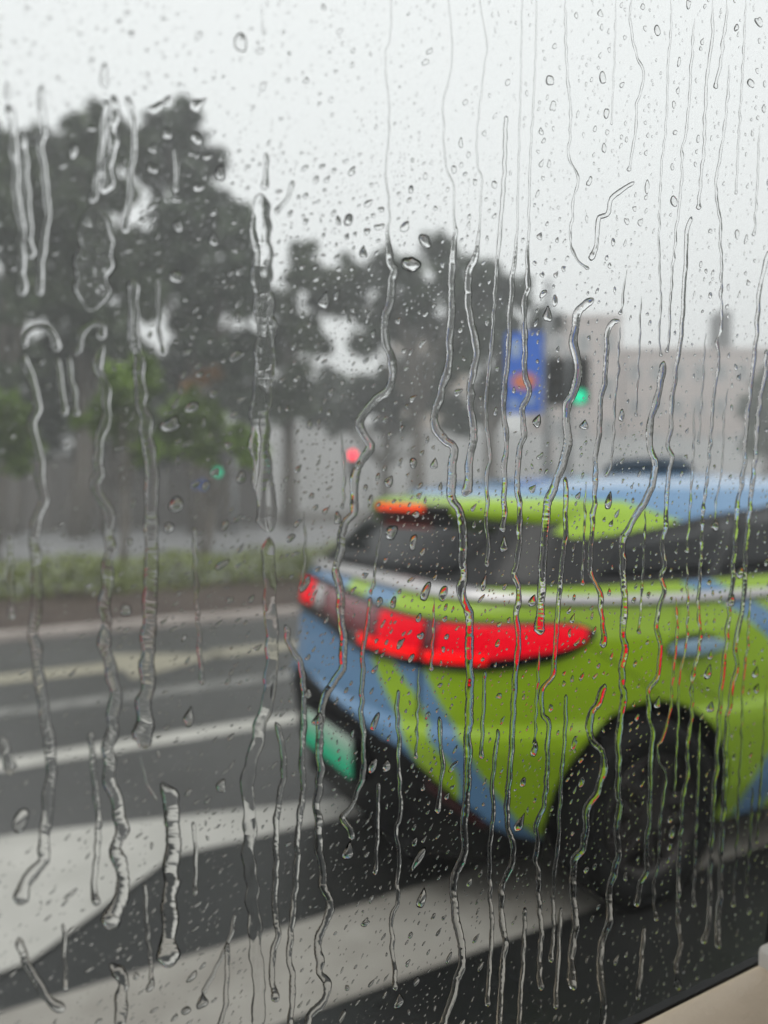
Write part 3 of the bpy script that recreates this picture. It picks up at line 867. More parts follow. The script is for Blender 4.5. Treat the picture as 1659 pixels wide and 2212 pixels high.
# near-side mirror
for sg in (-1, 1):
    bm = bmesh.new(); add_box(bm, (2.95, min(sg * .86, sg * 1.03), 1.06), (3.08, max(sg * .86, sg * 1.03), 1.18), .04); bm_obj('wing_mirror', bm, M['blue'], taxi, True)
bm = bmesh.new(); add_tube(bm, [(.3, .45, .18), (.3, -.45, .18)], .05, 8); bm_obj('rear_axle', bm, M['black'], taxi)

# ------------------------------------------------------------------ own vehicle: door, seal, glass
TAU = R(6.0)
WN = Vector((0, math.cos(TAU), math.sin(TAU)))      # outward
WE1 = Vector((1, 0, 0)); WE2 = Vector((0, -math.sin(TAU), math.cos(TAU)))
W0 = Vector((0, .30, 1.47))
def win(px, py):
    d = ray(px, py); t = (W0 - EYE).dot(WN) / d.dot(WN)
    p = EYE + d * t - W0
    return p.dot(WE1), p.dot(WE2)
def W(a, b, h=0.0): return W0 + WE1 * a + WE2 * b + WN * h
van = empty('passenger_vehicle', (0, .3, 0), 'inside of the vehicle door with beige sill and black seal under the wet window', 'vehicle')
VO = Vector((0, .3, 0))
bm = bmesh.new()
def quad_box(bm, pts, h0, h1):
    a = [bm.verts.new(W(x, y, h0) - VO) for x, y in pts]; b_ = [bm.verts.new(W(x, y, h1) - VO) for x, y in pts]
    n = len(a)
    bm.faces.new(a); bm.faces.new(b_[::-1])
    for i in range(n): bm.faces.new((a[i], a[(i + 1) % n], b_[(i + 1) % n], b_[i]))
quad_box(bm, [(-.45, -.36), (.53, -.36), (.53, .36), (-.45, .36)], -.0045, -.0005)
bm_obj('glass_pane', bm, M['pane'], van)
bm = bmesh.new()
quad_box(bm, [(-.45, -.372), (.6, -.372), (.6, -.3322), (-.45, -.3322)], -.010, -.005)
bm_obj('window_seal', bm, M['seal'], van)
bm = bmesh.new()
quad_box(bm, [(.502, -.3435), (.62, -.3435), (.62, .38), (.502, .38)], -.03, -.005)
bm_obj('window_pillar', bm, M['seal'], van)
# moulded sill and door panel
prof = [(.3195, 1.112), (.319, 1.1225), (.317, 1.1265), (.312, 1.128), (.300, 1.1265), (.282, 1.118), (.266, 1.104), (.256, 1.086), (.253, 1.068), (.251, 1.056), (.243, 1.050), (.228, 1.0475), (.214, 1.041), (.207, 1.028), (.205, 1.0), (.205, .6), (.26, .6)]
vs, fs = [], []
XS = np.linspace(-.5, .505, 41)
for X in XS:
    for (y, z) in prof: vs.append(Vector((X, y, z + .0175)) - VO)
n = len(prof)
for i in range(len(XS) - 1):
    for j in range(n - 1):
        a = i * n + j; fs.append((a, a + 1, a + 1 + n, a + n))
o = py_obj('door_panel', vs, fs, M['trim'], van, True)
bm = bmesh.new(); add_box(bm, (.476, .272 - .3, 1.112), (.62, .3175 - .3, 1.158), .004)
bm_obj('pillar_cover', bm, M['trim_light'], van, True)
bm = bmesh.new(); add_box(bm, (-2.6, .345 - .3, .2), (3.2, .40 - .3, 1.02), .02); bm_obj('outer_door', bm, M['shell'], van)
bm = bmesh.new(); add_box(bm, (-2.6, -1.3 - .3, 1.86), (2.4, .20 - .3, 1.9), .01); bm_obj('roof_lining', bm, M['lining'], van)
bm = bmesh.new(); add_box(bm, (-2.6, -1.34 - .3, .3), (3.2, -1.3 - .3, 1.0), .01); bm_obj('far_side', bm, M['lining'], van)

# ------------------------------------------------------------------ rain on the glass
OCC = np.zeros((560, 440), np.uint8)        # taken places on the pane, 4 px cells (with margin)
def occ_mark(px, py, r):
    x0, x1 = int((px - r) / 4) + 8, int((px + r) / 4) + 8; y0, y1 = int((py - r) / 4), int((py + r) / 4)
    OCC[max(0, y0):max(0, y1 + 1), max(0, x0):max(0, x1 + 1)] = 1
def occ_free(px, py, r):
    x0, x1 = int((px - r) / 4) + 8, int((px + r) / 4) + 8; y0, y1 = int((py - r) / 4), int((py + r) / 4)
    return not OCC[max(0, y0):max(0, y1 + 1), max(0, x0):max(0, x1 + 1)].any()

def wav(g, L, amp, lam):
    """smooth random function along a length"""
    k = [(g.uniform(.6, 1.6) / lam, g.uniform(0, 6.28), g.uniform(.5, 1)) for _ in range(5)]
    return lambda u: amp * sum(a * math.sin(6.283 * f * u + p) for f, p, a in k) / 2.2

STREAKS = []
def streak(label, pts, wpx, film=False, w1=None, group=None, name='water_streak', ripple=1.0):
    g = random.Random(len(STREAKS) * 31 + 5)
    # smooth centre line through the points, evenly resampled on the pane
    P = [Vector((x, y, 0)) for x, y in pts]
    P = [P[0] * 2 - P[1]] + P + [P[-1] * 2 - P[-2]]
    dense = []
    for i in range(1, len(P) - 2):
        L = (P[i + 1] - P[i]).length; k = max(2, int(L / 3.0))
        for t in np.linspace(0, 1, k, endpoint=False):
            a, b_, c_, d_ = P[i - 1], P[i], P[i + 1], P[i + 2]
            dense.append(.5 * ((2 * b_) + (c_ - a) * t + (2 * a - 5 * b_ + 4 * c_ - d_) * t * t + (3 * b_ - a - 3 * c_ + d_) * t ** 3))
    dense.append(P[-2])
    tot = sum((q - p).length for p, q in zip(dense, dense[1:]))
    wl, wr, wh, wc = wav(g, tot, .17, 85), wav(g, tot, .17, 76), wav(g, tot, .14, 100), wav(g, tot, .2, 95)
    wl2, wr2 = wav(g, tot, .06, 13), wav(g, tot, .06, 14)
    if film: wh = wav(g, tot, .15, 240); wl2 = wr2 = wav(g, tot, .03, 22)
    else:
        kx = 1.0 if (not isinstance(wpx, list) and wpx < 6.5) else 1.22
        if isinstance(wpx, list): wpx = [(a_, b_ * (1.22 if b_ > 6 else 1)) for a_, b_ in wpx]
        else: wpx *= kx; w1 = w1 and w1 * kx
    ws = wav(g, tot, .55, 120); wc2 = wav(g, tot, .7, 55)
    thin = not isinstance(wpx, list) and wpx < 8.5
    if thin: wl, wr = wav(g, tot, .34, 48), wav(g, tot, .34, 44)
    NP = 11 if not film else 19
    vs, fs, sm = [], [], []
    u = 0.0; rows = []
    last = None
    for i, p in enumerate(dense):
        if i: u += (p - dense[i - 1]).length
        a, b_ = win(p.x, p.y)
        a2, _ = win(p.x + 1.0, p.y)
        mpp = (a2 - a)                                             # metres on the pane per pixel
        tdir = dense[min(i + 1, len(dense) - 1)] - dense[max(i - 1, 0)]
        t = tdir.normalized()
        if isinstance(wpx, list): wp = float(np.interp(p.y, [q[0] for q in wpx], [q[1] for q in wpx]))
        else: wp = wpx if w1 is None else wpx + (w1 - wpx) * u / tot
        end = min(1.0, (u + .6) / (wp * .8)) ** .5
        if thin: end *= min(1.0, .3 + u / 70)
        end *= min(1.0, (tot - u + .6) / (wp * .6)) ** .5
        if not film and pts[-1][1] < 2190:                        # a fuller bead at the lower end
            end *= 1 + (.75 if thin else .35) * math.exp(-((tot - u - wp * .8) / (wp * 1.1)) ** 2)
        end = max(end, .06)
        hl = wp / 2 * (1 + wl(u) + wl2(u)) * end; hr = wp / 2 * (1 + wr(u) + wr2(u)) * end
        hl, hr = max(hl, wp * .04), max(hr, wp * .04)
        ct = wc(u) * max(wp * .4, 2.4) + wc2(u) * 1.3
        nx, ny = t.y, -t.x                                         # px normal (to the right when running down)
        if ny != ny: nx, ny = 1, 0
        H = (hl + hr) * mpp * ((.27 if wp < 16 else .2) if not film else .085) * (1 + wh(u))
        H = min(H, .0026)
        H = max(H, (hl + hr) * mpp * .06)
        row = []
        for j in range(NP):
            q = -1 + 2 * j / (NP - 1)
            hw = hl if q < 0 else hr
            px_, py_ = p.x - nx * (-q) * hw * -1 * -1 + 0, p.y
            px_ = p.x + ct - nx * hw * q * -1; py_ = p.y - ny * hw * q * -1
            A, B = win(px_, py_)
            if film:
                h = H * (1 - q ** 6) * (1 + ws(u) * q + ripple * .42 * mnoise.noise(Vector((A * 300, B * (45 if ripple < 2 else 130), 3.1))) + .10 * mnoise.noise(Vector((A * 700, B * 110, 9.0)))) + H * .35 * (abs(q) ** 3) * (1 - q ** 8)
            else:
                h = H * (1 - abs(q) ** 2.7) * (1 + .10 * mnoise.noise(Vector((A * 300, B * 70, 1.7))))
            row.append((A, B, max(h, 0)))
        rows.append(row)
        if i % 2 == 0: occ_mark(p.x, p.y, max(hl, hr) + 1)
    nr = len(rows)
    for row in rows:
        for (A, B, h) in row: vs.append(W(A, B, .0001 + h))
    for row in rows:
        for k_ in (0, NP - 1): vs.append(W(row[k_][0], row[k_][1], .0001))
    base = nr * NP
    for i in range(nr - 1):
        for j in range(NP - 1):
            a_ = i * NP + j
            fs.append((a_, a_ + 1, a_ + 1 + NP, a_ + NP)); sm.append(True)
        fs.append((base + 2 * i, base + 2 * i + 2, base + 2 * i + 3, base + 2 * i + 1)); sm.append(False)
    org = Vector(vs[0])
    me = bpy.data.meshes.new(name)
    me.from_pydata([tuple(Vector(v) - org) for v in vs], [], fs)
    me.polygons.foreach_set('use_smooth', sm)
    me.update()
    bmx = bmesh.new(); bmx.from_mesh(me)
    bmesh.ops.remove_doubles(bmx, verts=bmx.verts[:], dist=2e-7)
    # close the two blunt ends
    bd = [e for e in bmx.edges if e.is_boundary]
    if bd: bmesh.ops.holes_fill(bmx, edges=bd, sides=NP + 4)
    bmesh.ops.recalc_face_normals(bmx, faces=bmx.faces[:])
    bmx.to_mesh(me); bmx.free()
    o = link(name, me, M['water'])
    o.location = org
    tag(o, label, 'water streak', group or 'water streaks running down the window')
    STREAKS.append(o)
    return o

#STREAK_LIST#
S = streak
S('thin dark streak zigzagging down the bright sky, right of the middle', [(1366, -10), (1361, 38), (1373, 113), (1388, 147), (1389, 180), (1375, 230), (1374, 273), (1368, 317), (1358, 370)], 5)
S('short bent streak in the sky forming the right arm of a V', [(1370, 393), (1325, 425), (1314, 460), (1302, 467), (1292, 475), (1288, 530), (1277, 563)], 8)
S('long thin streak in the sky forming the left arm of a V', [(1221, -10), (1223, 105), (1228, 193), (1233, 233), (1231, 300), (1228, 337), (1249, 385), (1238, 433), (1237, 473), (1233, 487), (1234, 530), (1249, 563), (1272, 582)], 5)
S('wide bent streak passing just left of the near green traffic light to the rear window', [(1283, 645), (1262, 660), (1247, 680), (1240, 740), (1249, 800), (1238, 850), (1224, 880), (1226, 940), (1220, 990), (1195, 1055), (1180, 1110), (1174, 1200), (1168, 1300), (1166, 1372)], 15)
S('streak from the taxi roof through the tail light tip to the green bumper corner', [(1222, 1030), (1222, 1138), (1216, 1205), (1209, 1271), (1203, 1355), (1199, 1404), (1195, 1456), (1170, 1495), (1172, 1540), (1185, 1560), (1183, 1613), (1181, 1683), (1176, 1736), (1159, 1781), (1162, 1823), (1157, 1858), (1164, 1893), (1164, 1944), (1170, 2010), (1166, 2080), (1168, 2140)], 9)
S('straight dark streak in the sky at upper right', [(1540, 0), (1538, 90), (1528, 160), (1523, 240), (1522, 300), (1514, 390), (1509, 453)], 6)
S('long streak crossing the sky, pink building, taxi flank and rear wheel', [(1494, 468), (1484, 500), (1482, 560), (1478, 620), (1474, 700), (1470, 738), (1460, 805), (1452, 870), (1449, 925), (1444, 965), (1451, 991), (1443, 1040), (1439, 1100), (1439, 1140), (1430, 1170), (1436, 1218), (1429, 1245), (1434, 1278), (1418, 1338), (1422, 1370), (1427, 1405), (1424, 1439), (1418, 1467), (1401, 1495), (1403, 1544), (1410, 1585), (1406, 1648), (1404, 1753), (1396, 1840), (1398, 1882), (1384, 1910), (1375, 1960)], 7, w1=9)
S('short hooked streak near the top edge beside the straight dark one', [(1571, 0), (1568, 50), (1562, 90), (1556, 140), (1549, 170), (1547, 192)], 6)
S('faint thin streak down the sky that joins the wide hooked streak at the taxi roof', [(1449, 0), (1450, 60), (1443, 140), (1442, 200), (1438, 280), (1430, 350), (1426, 420), (1424, 500), (1425, 580), (1428, 650), (1424, 738), (1430, 770)], 4)
S('faint beaded streak leaning left through the sky at upper right', [(1500, 40), (1494, 130), (1490, 200), (1484, 270), (1474, 330), (1472, 400), (1463, 480), (1455, 560), (1449, 640), (1446, 720), (1442, 762)], 5)
S('wide streak bending left over the taxi roof and down past the tail light tip', [(1433, 780), (1428, 830), (1410, 890), (1405, 925), (1404, 970), (1416, 1005), (1400, 1070), (1360, 1137), (1346, 1170), (1346, 1240), (1350, 1300), (1345, 1370), (1352, 1404), (1343, 1442), (1345, 1481), (1349, 1495), (1343, 1537), (1338, 1585), (1336, 1648), (1336, 1718), (1340, 1735), (1333, 1788), (1333, 1823), (1336, 1858), (1317, 1920), (1314, 1944), (1318, 1990), (1300, 2040), (1296, 2100), (1305, 2160), (1300, 2225)], 12)
S('thin streak over the door handle that kinks at the wheel arch', [(1459, 1290), (1463, 1340), (1460, 1404), (1453, 1463), (1448, 1533), (1431, 1596), (1420, 1613), (1425, 1648), (1439, 1669), (1434, 1718), (1425, 1788), (1424, 1858), (1415, 1893), (1413, 1944), (1418, 1990)], 6)
S('faint streak from the chrome strip down beside the door handle to the wheel', [(1484, 1215), (1486, 1320), (1481, 1404), (1467, 1463), (1466, 1544), (1462, 1613), (1459, 1683), (1457, 1722)], 5)
S('long beaded streak from the sky to the door sill through the handle of the taxi', [(1575, 140), (1573, 190), (1567, 260), (1557, 330), (1547, 390), (1550, 440), (1557, 483), (1556, 520), (1559, 567), (1558, 633), (1559, 700), (1550, 738), (1553, 788), (1543, 848), (1536, 938), (1529, 1021), (1519, 1105), (1516, 1171), (1511, 1271), (1508, 1305), (1513, 1371), (1510, 1404), (1495, 1474), (1495, 1544), (1485, 1613), (1487, 1673), (1476, 1718), (1471, 1805), (1466, 1875), (1466, 1944), (1465, 2000), (1472, 2040), (1462, 2080), (1465, 2140)], 5, w1=9)
S('short thin streak ending in a drop over the front of the taxi roof', [(1572, 838), (1564, 905), (1561, 988), (1556, 1038), (1546, 1088), (1545, 1132)], 4)
S('long streak entering at the right edge and running behind the wheel arch', [(1662, 540), (1646, 600), (1639, 650), (1636, 700), (1633, 738), (1626, 805), (1616, 888), (1609, 971), (1606, 1021), (1593, 1098), (1589, 1171), (1581, 1271), (1576, 1305), (1573, 1355), (1567, 1404), (1560, 1474), (1553, 1561), (1549, 1648), (1542, 1718), (1539, 1788), (1534, 1893), (1534, 1944), (1530, 2000), (1520, 2040)], 7, w1=8)
S('long streak nearest the right edge down the blue ribbon of the taxi', [(1656, 755), (1653, 805), (1639, 888), (1633, 971), (1623, 1071), (1616, 1138), (1609, 1238), (1608, 1288), (1596, 1355), (1588, 1404), (1593, 1439), (1584, 1474), (1576, 1526), (1569, 1579), (1567, 1683), (1563, 1753), (1558, 1858), (1556, 1944), (1550, 2000), (1553, 2050)], 7, w1=9)
S('faint thin streak crossing the blue ribbon on the taxi door', [(1622, 1270), (1614, 1404), (1605, 1474), (1603, 1544), (1602, 1613), (1597, 1683), (1593, 1788), (1588, 1893), (1583, 1960)], 5)
S('faint thin streak at the right edge below the taxi window', [(1655, 1480), (1652, 1544), (1649, 1613), (1644, 1683), (1638, 1760), (1635, 1823)], 5)
S('long winding streak down the middle, past the high brake lamp and number plate', [(847, -10), (845, 37), (843, 87), (833, 117), (835, 173), (840, 213), (841, 260), (838, 317), (833, 373), (838, 417), (841, 467), (838, 510), (843, 567), (852, 585), (846, 617), (838, 667), (833, 700), (832, 738), (846, 778), (843, 838), (806, 868), (776, 915), (796, 951), (798, 971), (770, 1015), (766, 1058), (763, 1105), (746, 1131), (736, 1181), (726, 1231), (735, 1271), (736, 1338), (743, 1388), (740, 1438), (720, 1475), (700, 1508), (693, 1558), (690, 1608), (691, 1675), (686, 1741), (688, 1808), (696, 1875), (700, 1918), (713, 1948), (706, 1985), (686, 2035), (693, 2075), (690, 2101), (706, 2125), (703, 2158), (676, 2188), (660, 2225)], [(0, 3), (480, 4), (560, 14), (900, 15), (2200, 14)])
S('bold winding streak from the trees through the lit tail light to the bottom edge', [(966, -10), (971, 17), (978, 117), (968, 180), (958, 230), (963, 353), (980, 403), (981, 480), (985, 500), (980, 533), (976, 600), (975, 667), (976, 700), (970, 738), (970, 788), (956, 838), (941, 885), (943, 925), (960, 951), (980, 971), (975, 1038), (976, 1078), (993, 1105), (1000, 1155), (1000, 1238), (998, 1278), (1013, 1331), (1015, 1371), (1013, 1438), (1016, 1475), (1013, 1541), (1010, 1641), (1010, 1691), (1003, 1775), (1003, 1841), (983, 1891), (980, 1941), (990, 2008), (1000, 2065), (990, 2108), (973, 2168), (952, 2225)], [(0, 3), (470, 4), (540, 12), (1000, 16), (2200, 14)])
S('bold streak from the trees that joins its left neighbour at the taxi spoiler', [(1036, -10), (1041, 33), (1053, 97), (1048, 133), (1038, 220), (1030, 300), (1033, 360), (1041, 383), (1039, 433), (1034, 512), (1025, 560), (1013, 590), (1011, 650), (1020, 700), (1025, 738), (1030, 771), (1016, 838), (1020, 905), (1023, 938), (1016, 988), (1012, 1031), (1004, 1072)], [(0, 3), (490, 4), (570, 13), (1100, 14)])
S('narrow streak just left of the blue banner ending over the rear window', [(1093, 250), (1089, 380), (1080, 500), (1073, 583), (1068, 667), (1063, 738), (1056, 805), (1050, 878), (1053, 938), (1060, 991), (1051, 1021), (1053, 1088), (1050, 1130), (1055, 1180), (1052, 1225)], 7)
S('streak along the left edge of the blue banner ending in a drop at the spoiler', [(1128, -10), (1126, 150), (1121, 330), (1117, 497), (1112, 560), (1103, 650), (1100, 738), (1093, 805), (1088, 888), (1093, 938), (1090, 1038), (1088, 1121), (1088, 1150)], [(0, 3), (490, 4), (600, 9), (1200, 10)])
S('bold streak over the blue banner, tail light and bumper to the bottom edge', [(1160, -10), (1157, 120), (1152, 230), (1146, 340), (1144, 400), (1143, 467), (1141, 530), (1139, 567), (1141, 617), (1133, 650), (1134, 738), (1134, 805), (1143, 848), (1128, 888), (1133, 938), (1121, 978), (1118, 1055), (1123, 1105), (1119, 1205), (1109, 1238), (1121, 1271), (1116, 1338), (1121, 1388), (1117, 1420), (1111, 1491), (1108, 1561), (1103, 1648), (1097, 1718), (1096, 1781), (1110, 1830), (1101, 1879), (1087, 1910), (1083, 1944), (1085, 1990), (1092, 2040), (1085, 2100), (1078, 2225)], [(0, 3), (520, 5), (600, 10), (2200, 11)])
S('thin streak down the green rear corner beside the wheel arch', [(1223, 1500), (1221, 1579), (1214, 1666), (1209, 1753), (1206, 1823), (1197, 1893), (1195, 1944), (1196, 2020), (1190, 2080)], 7)
S('streak with a hooked top right of the near traffic light down to the taxi roof', [(1338, 692), (1322, 698), (1312, 725), (1308, 805), (1298, 871), (1294, 938), (1286, 998), (1286, 1055), (1281, 1121), (1276, 1188), (1276, 1238), (1296, 1278), (1298, 1321), (1306, 1371), (1300, 1400)], 9)
S('fine beaded streak right of the hooked one over the pink building', [(1341, 705), (1336, 760), (1336, 805), (1329, 861), (1326, 938), (1319, 1005), (1310, 1030)], 5)
S('short fine streak in the sky above the corner building', [(1353, 583), (1346, 643), (1340, 680)], 5)
S('thick short streak over the front of the wheel arch beginning as a bulge', [(1307, 1477), (1293, 1519), (1276, 1544), (1276, 1595), (1300, 1620), (1305, 1662), (1289, 1711), (1268, 1753), (1265, 1806), (1258, 1833), (1240, 1868), (1239, 1944), (1245, 2000), (1235, 2060), (1238, 2140)], 13)
S('small feeder streak above the broad sheet of water left of the middle', [(574, 330), (576, 375), (570, 410)], 9)
S('short slanted streak joining the broad sheet of water from the right', [(632, 390), (626, 418), (612, 440), (596, 462)], 8)
S('broad sheet of water running down the dark trees left of the middle', [(563, 418), (565, 500), (567, 600), (572, 680), (575, 740), (572, 800), (564, 880), (562, 950), (566, 1020), (575, 1080), (580, 1150)], 44, film=True, name='water_sheet')
S('dark edged streak below the broad sheet of water over the road', [(580, 1160), (582, 1250), (586, 1350), (588, 1420), (582, 1490), (566, 1560), (545, 1640), (534, 1700), (540, 1760), (538, 1850), (547, 1950), (552, 2050), (560, 2130), (556, 2225)], 28, film=True, name='water_sheet')
S('forked streak left of the number plate over the grey road', [(597, 1560), (610, 1620), (613, 1680), (600, 1740), (597, 1800), (596, 1880), (594, 1960), (600, 2020), (590, 2060), (588, 2120), (598, 2165)], 11)
S('streak along the left end of the number plate', [(617, 1350), (625, 1390), (650, 1440), (657, 1500), (655, 1580), (652, 1640), (655, 1700), (648, 1760), (642, 1830), (640, 1900), (632, 1980), (625, 2060), (632, 2120), (627, 2225)], 11)
S('streak along the right end of the number plate ending in a drop', [(800, 1290), (795, 1340), (785, 1400), (783, 1475), (781, 1535), (786, 1608), (783, 1675), (763, 1735), (742, 1765), (756, 1792), (759, 1815)], 8, w1=11)
S('thin streak over the black bumper ending in a drop near the bottom', [(860, 1490), (858, 1560), (863, 1598), (861, 1641), (866, 1758), (856, 1791), (863, 1855), (858, 1908), (860, 1951), (846, 1981), (850, 2075), (856, 2140)], 8)
S('short streak over the blue stripe of the bumper', [(950, 1548), (951, 1600), (957, 1651), (950, 1708), (946, 1758)], 8)
S('faint streak down the blue and green bumper corner', [(1076, 1575), (1069, 1641), (1063, 1708), (1066, 1758), (1058, 1841), (1059, 1925), (1063, 2008), (1059, 2075), (1053, 2175)], 8)
S('blurred wavy streak nearest the left edge over the dark tree', [(17, 225), (27, 270), (32, 333), (37, 433), (47, 483), (48, 567), (50, 640)], 16)
S('blurred wavy streak second from the left edge over the dark tree', [(48, 290), (54, 350), (58, 417), (64, 500), (66, 560)], 15)
S('short dash of water in the sky near the left edge', [(15, 178), (16, 215)], 9)
S('blurred streak rising above the trees third from the left edge', [(90, 183), (90, 233), (96, 280), (90, 327), (100, 400), (103, 467), (97, 517), (90, 567), (86, 640)], 13)
S('small twisted drip in the sky above the two humped tree tops', [(229, 135), (225, 160), (227, 190)], 12)
S('thick bright streak hanging over the tall humped tree', [(248, 205), (246, 260), (243, 310), (235, 365), (226, 420)], 20)
S('bent streak left of the thick bright one over the tall humped tree', [(230, 215), (224, 270), (220, 330), (208, 400), (200, 440)], 12)
S('streak right of the thick bright one over the tall humped tree', [(272, 208), (288, 245), (290, 310), (282, 400), (276, 460), (270, 505)], 11)
S('rippled patch of flowing water over the dark trees at left', [(205, 445), (207, 500), (205, 560), (200, 620), (192, 672)], 82, film=True, name='water_sheet', ripple=2.0)
S('arched bead of water under the rippled patch', [(166, 768), (172, 735), (188, 708), (208, 695), (222, 708), (220, 735)], 14)
S('arched bead of water nearest the left edge', [(52, 752), (58, 722), (80, 706), (104, 712), (120, 735), (124, 760)], 15)
S('long blurred streak at far left from the arch of water to the hedge', [(50, 765), (62, 800), (77, 845), (80, 881), (72, 915), (77, 955), (87, 998), (90, 1038), (93, 1081), (79, 1131), (74, 1171), (77, 1205), (80, 1288), (74, 1355), (77, 1405), (87, 1475), (93, 1525), (108, 1608), (110, 1675), (103, 1741), (97, 1808), (92, 1835), (96, 1862), (62, 1895), (40, 1955)], 17, w1=21)
S('blurred streak right of the left arch over the green tree', [(126, 772), (130, 815), (136, 855), (140, 900)], 12)
S('thin blurred streak between the left arch and the green tree', [(150, 770), (155, 820), (163, 855), (166, 900)], 10)
S('long blurred streak over the brightest young tree and down the road', [(222, 745), (214, 788), (230, 855), (230, 905), (215, 955), (210, 988), (217, 1021), (206, 1045), (230, 1098), (237, 1138), (237, 1188), (230, 1271), (227, 1355), (229, 1405), (247, 1475), (247, 1525), (243, 1575), (234, 1625), (240, 1691), (260, 1758), (260, 1791), (254, 1841), (267, 1908), (253, 1958), (234, 2008)], 17, w1=25)
S('short fat drip at the bottom left over the wide white line', [(240, 2080), (265, 2118), (263, 2158), (257, 2225)], 22)
S('wide blurred streak right of the brightest young tree over hedge and road', [(288, 600), (290, 690), (292, 738), (300, 788), (307, 871), (320, 955), (327, 1005), (327, 1071), (327, 1171), (327, 1238), (323, 1321), (320, 1405), (317, 1475), (313, 1525), (310, 1592), (302, 1618)], 20, w1=28)
S('hair thin thread of water linking two fat streaks on the road', [(303, 1630), (310, 1665), (322, 1700), (340, 1728)], 5)
S('fat winding streak over the edge of the white chevron', [(352, 1690), (368, 1730), (374, 1791), (371, 1875), (367, 1941), (366, 2008), (362, 2091)], 28)
S('beaded drip over the white road marking at lower left', [(197, 1582), (200, 1635), (207, 1708), (213, 1775), (210, 1841), (203, 1908), (210, 1958)], 11)
S('curved drip at the left edge over the dashed lane line', [(2, 1592), (17, 1625), (18, 1650), (23, 1675)], 17)
S('slanting drip over the white chevron at the bottom left corner', [(40, 2025), (53, 2068), (73, 2108), (100, 2151), (137, 2185)], 16)
S('slanting thin drip over the wide white line', [(507, 1975), (497, 2025), (467, 2091), (437, 2148)], 7)
S('thin drip right of the slanting one at the bottom edge', [(490, 2035), (491, 2080), (490, 2125), (486, 2175), (471, 2225)], 9)
S('short dotted drip over the dark road left of the taxi', [(417, 1775), (423, 1841), (423, 1891), (420, 1935)], 7)
S('dotted drip over the tip of the white chevron', [(137, 1995), (140, 2060), (143, 2141)], 7)
S('dotted drip below the fat winding streak', [(313, 1908), (318, 2000), (327, 2090), (328, 2125)], 7)
S('faint drip over the hedge and lane arrows', [(420, 1138), (423, 1250), (428, 1338), (433, 1420), (437, 1480)], 8)
S('faint drip at far left over the hedge', [(20, 1155), (23, 1205), (25, 1280), (25, 1338)], 10)
S('short drip over the tallest tree', [(377, 320), (381, 365), (380, 417)], 9)
S('thin wavy drip over the trees above the young green trees', [(340, 600), (342, 660), (345, 720), (355, 768)], 8)
S('faint thread of water down the sky near the top left of the middle', [(566, 5), (568, 50), (569, 75)], 5)
S('thin streak down the rear window into the upper tail light', [(826, 1125), (820, 1165), (812, 1210), (808, 1260), (800, 1285)], 6)
S('thin streak left of the distant red signal down to the taxi corner', [(735, 930), (742, 985), (744, 1050), (740, 1100)], 6)
S('thin streak at the left tail light end', [(656, 1105), (660, 1170), (656, 1235), (648, 1275)], 6)

S('fine thread of water left of the hooked streak over the taxi roof', [(1266, 1040), (1262, 1150), (1258, 1265)], 5)
S('fine thread of water over the right end of the tail light bar', [(1166, 1395), (1163, 1450), (1158, 1530), (1156, 1610)], 6)
S('fine thread of water beside the wide bent streak over the taxi windows', [(1395, 1095), (1392, 1180), (1387, 1270), (1380, 1370)], 5)
S('fine thread of water over the front of the taxi roof and its dark windows', [(1500, 880), (1497, 990), (1491, 1090), (1484, 1195)], 5)
S('fine thread of water in the sky near the upper right corner', [(1612, -10), (1604, 160), (1596, 290), (1590, 420)], 4)
S('fine thread of water close to the right edge in the sky', [(1641, 270), (1636, 400), (1629, 510)], 4)
S('fine thread of water falling from the top edge left of the V', [(1331, -10), (1327, 140), (1321, 270)], 3)
S('fine thread of water over the middle of the tail light bar', [(938, 1290), (936, 1370), (931, 1450)], 6)
S('fine thread of water on the dark road right of the beaded long streak', [(1512, 1560), (1508, 1700), (1502, 1850), (1498, 1960)], 6)
S('fine thread of water low at the right edge above the door sill', [(1626, 1700), (1620, 1820), (1612, 1940)], 6)
S('short thread of water at the bottom edge left of the beige sill', [(1212, 1960), (1207, 2060), (1200, 2180)], 7)
S('short thread of water just above the start of the beige sill', [(1392, 2000), (1386, 2080), (1378, 2160)], 7)
S('fine thread of water over the green bumper panel left of the wheel', [(1048, 1450), (1044, 1540), (1040, 1640)], 7)
S('fine thread of water over the plate side of the black bumper', [(818, 1690), (816, 1790), (811, 1890)], 7)
S('thread of water crossing the wide white line', [(1135, 1960), (1130, 2080), (1120, 2225)], 8)
S('fine thread of water over the blue lower corner of the bumper', [(905, 1440), (903, 1530), (898, 1640)], 6)
S('fine thread of water over the left part of the pink building', [(1385, 640), (1381, 760), (1374, 900)], 4)
S('fine thread of water over the right part of the pink building', [(1524, 720), (1518, 830), (1509, 960)], 4)

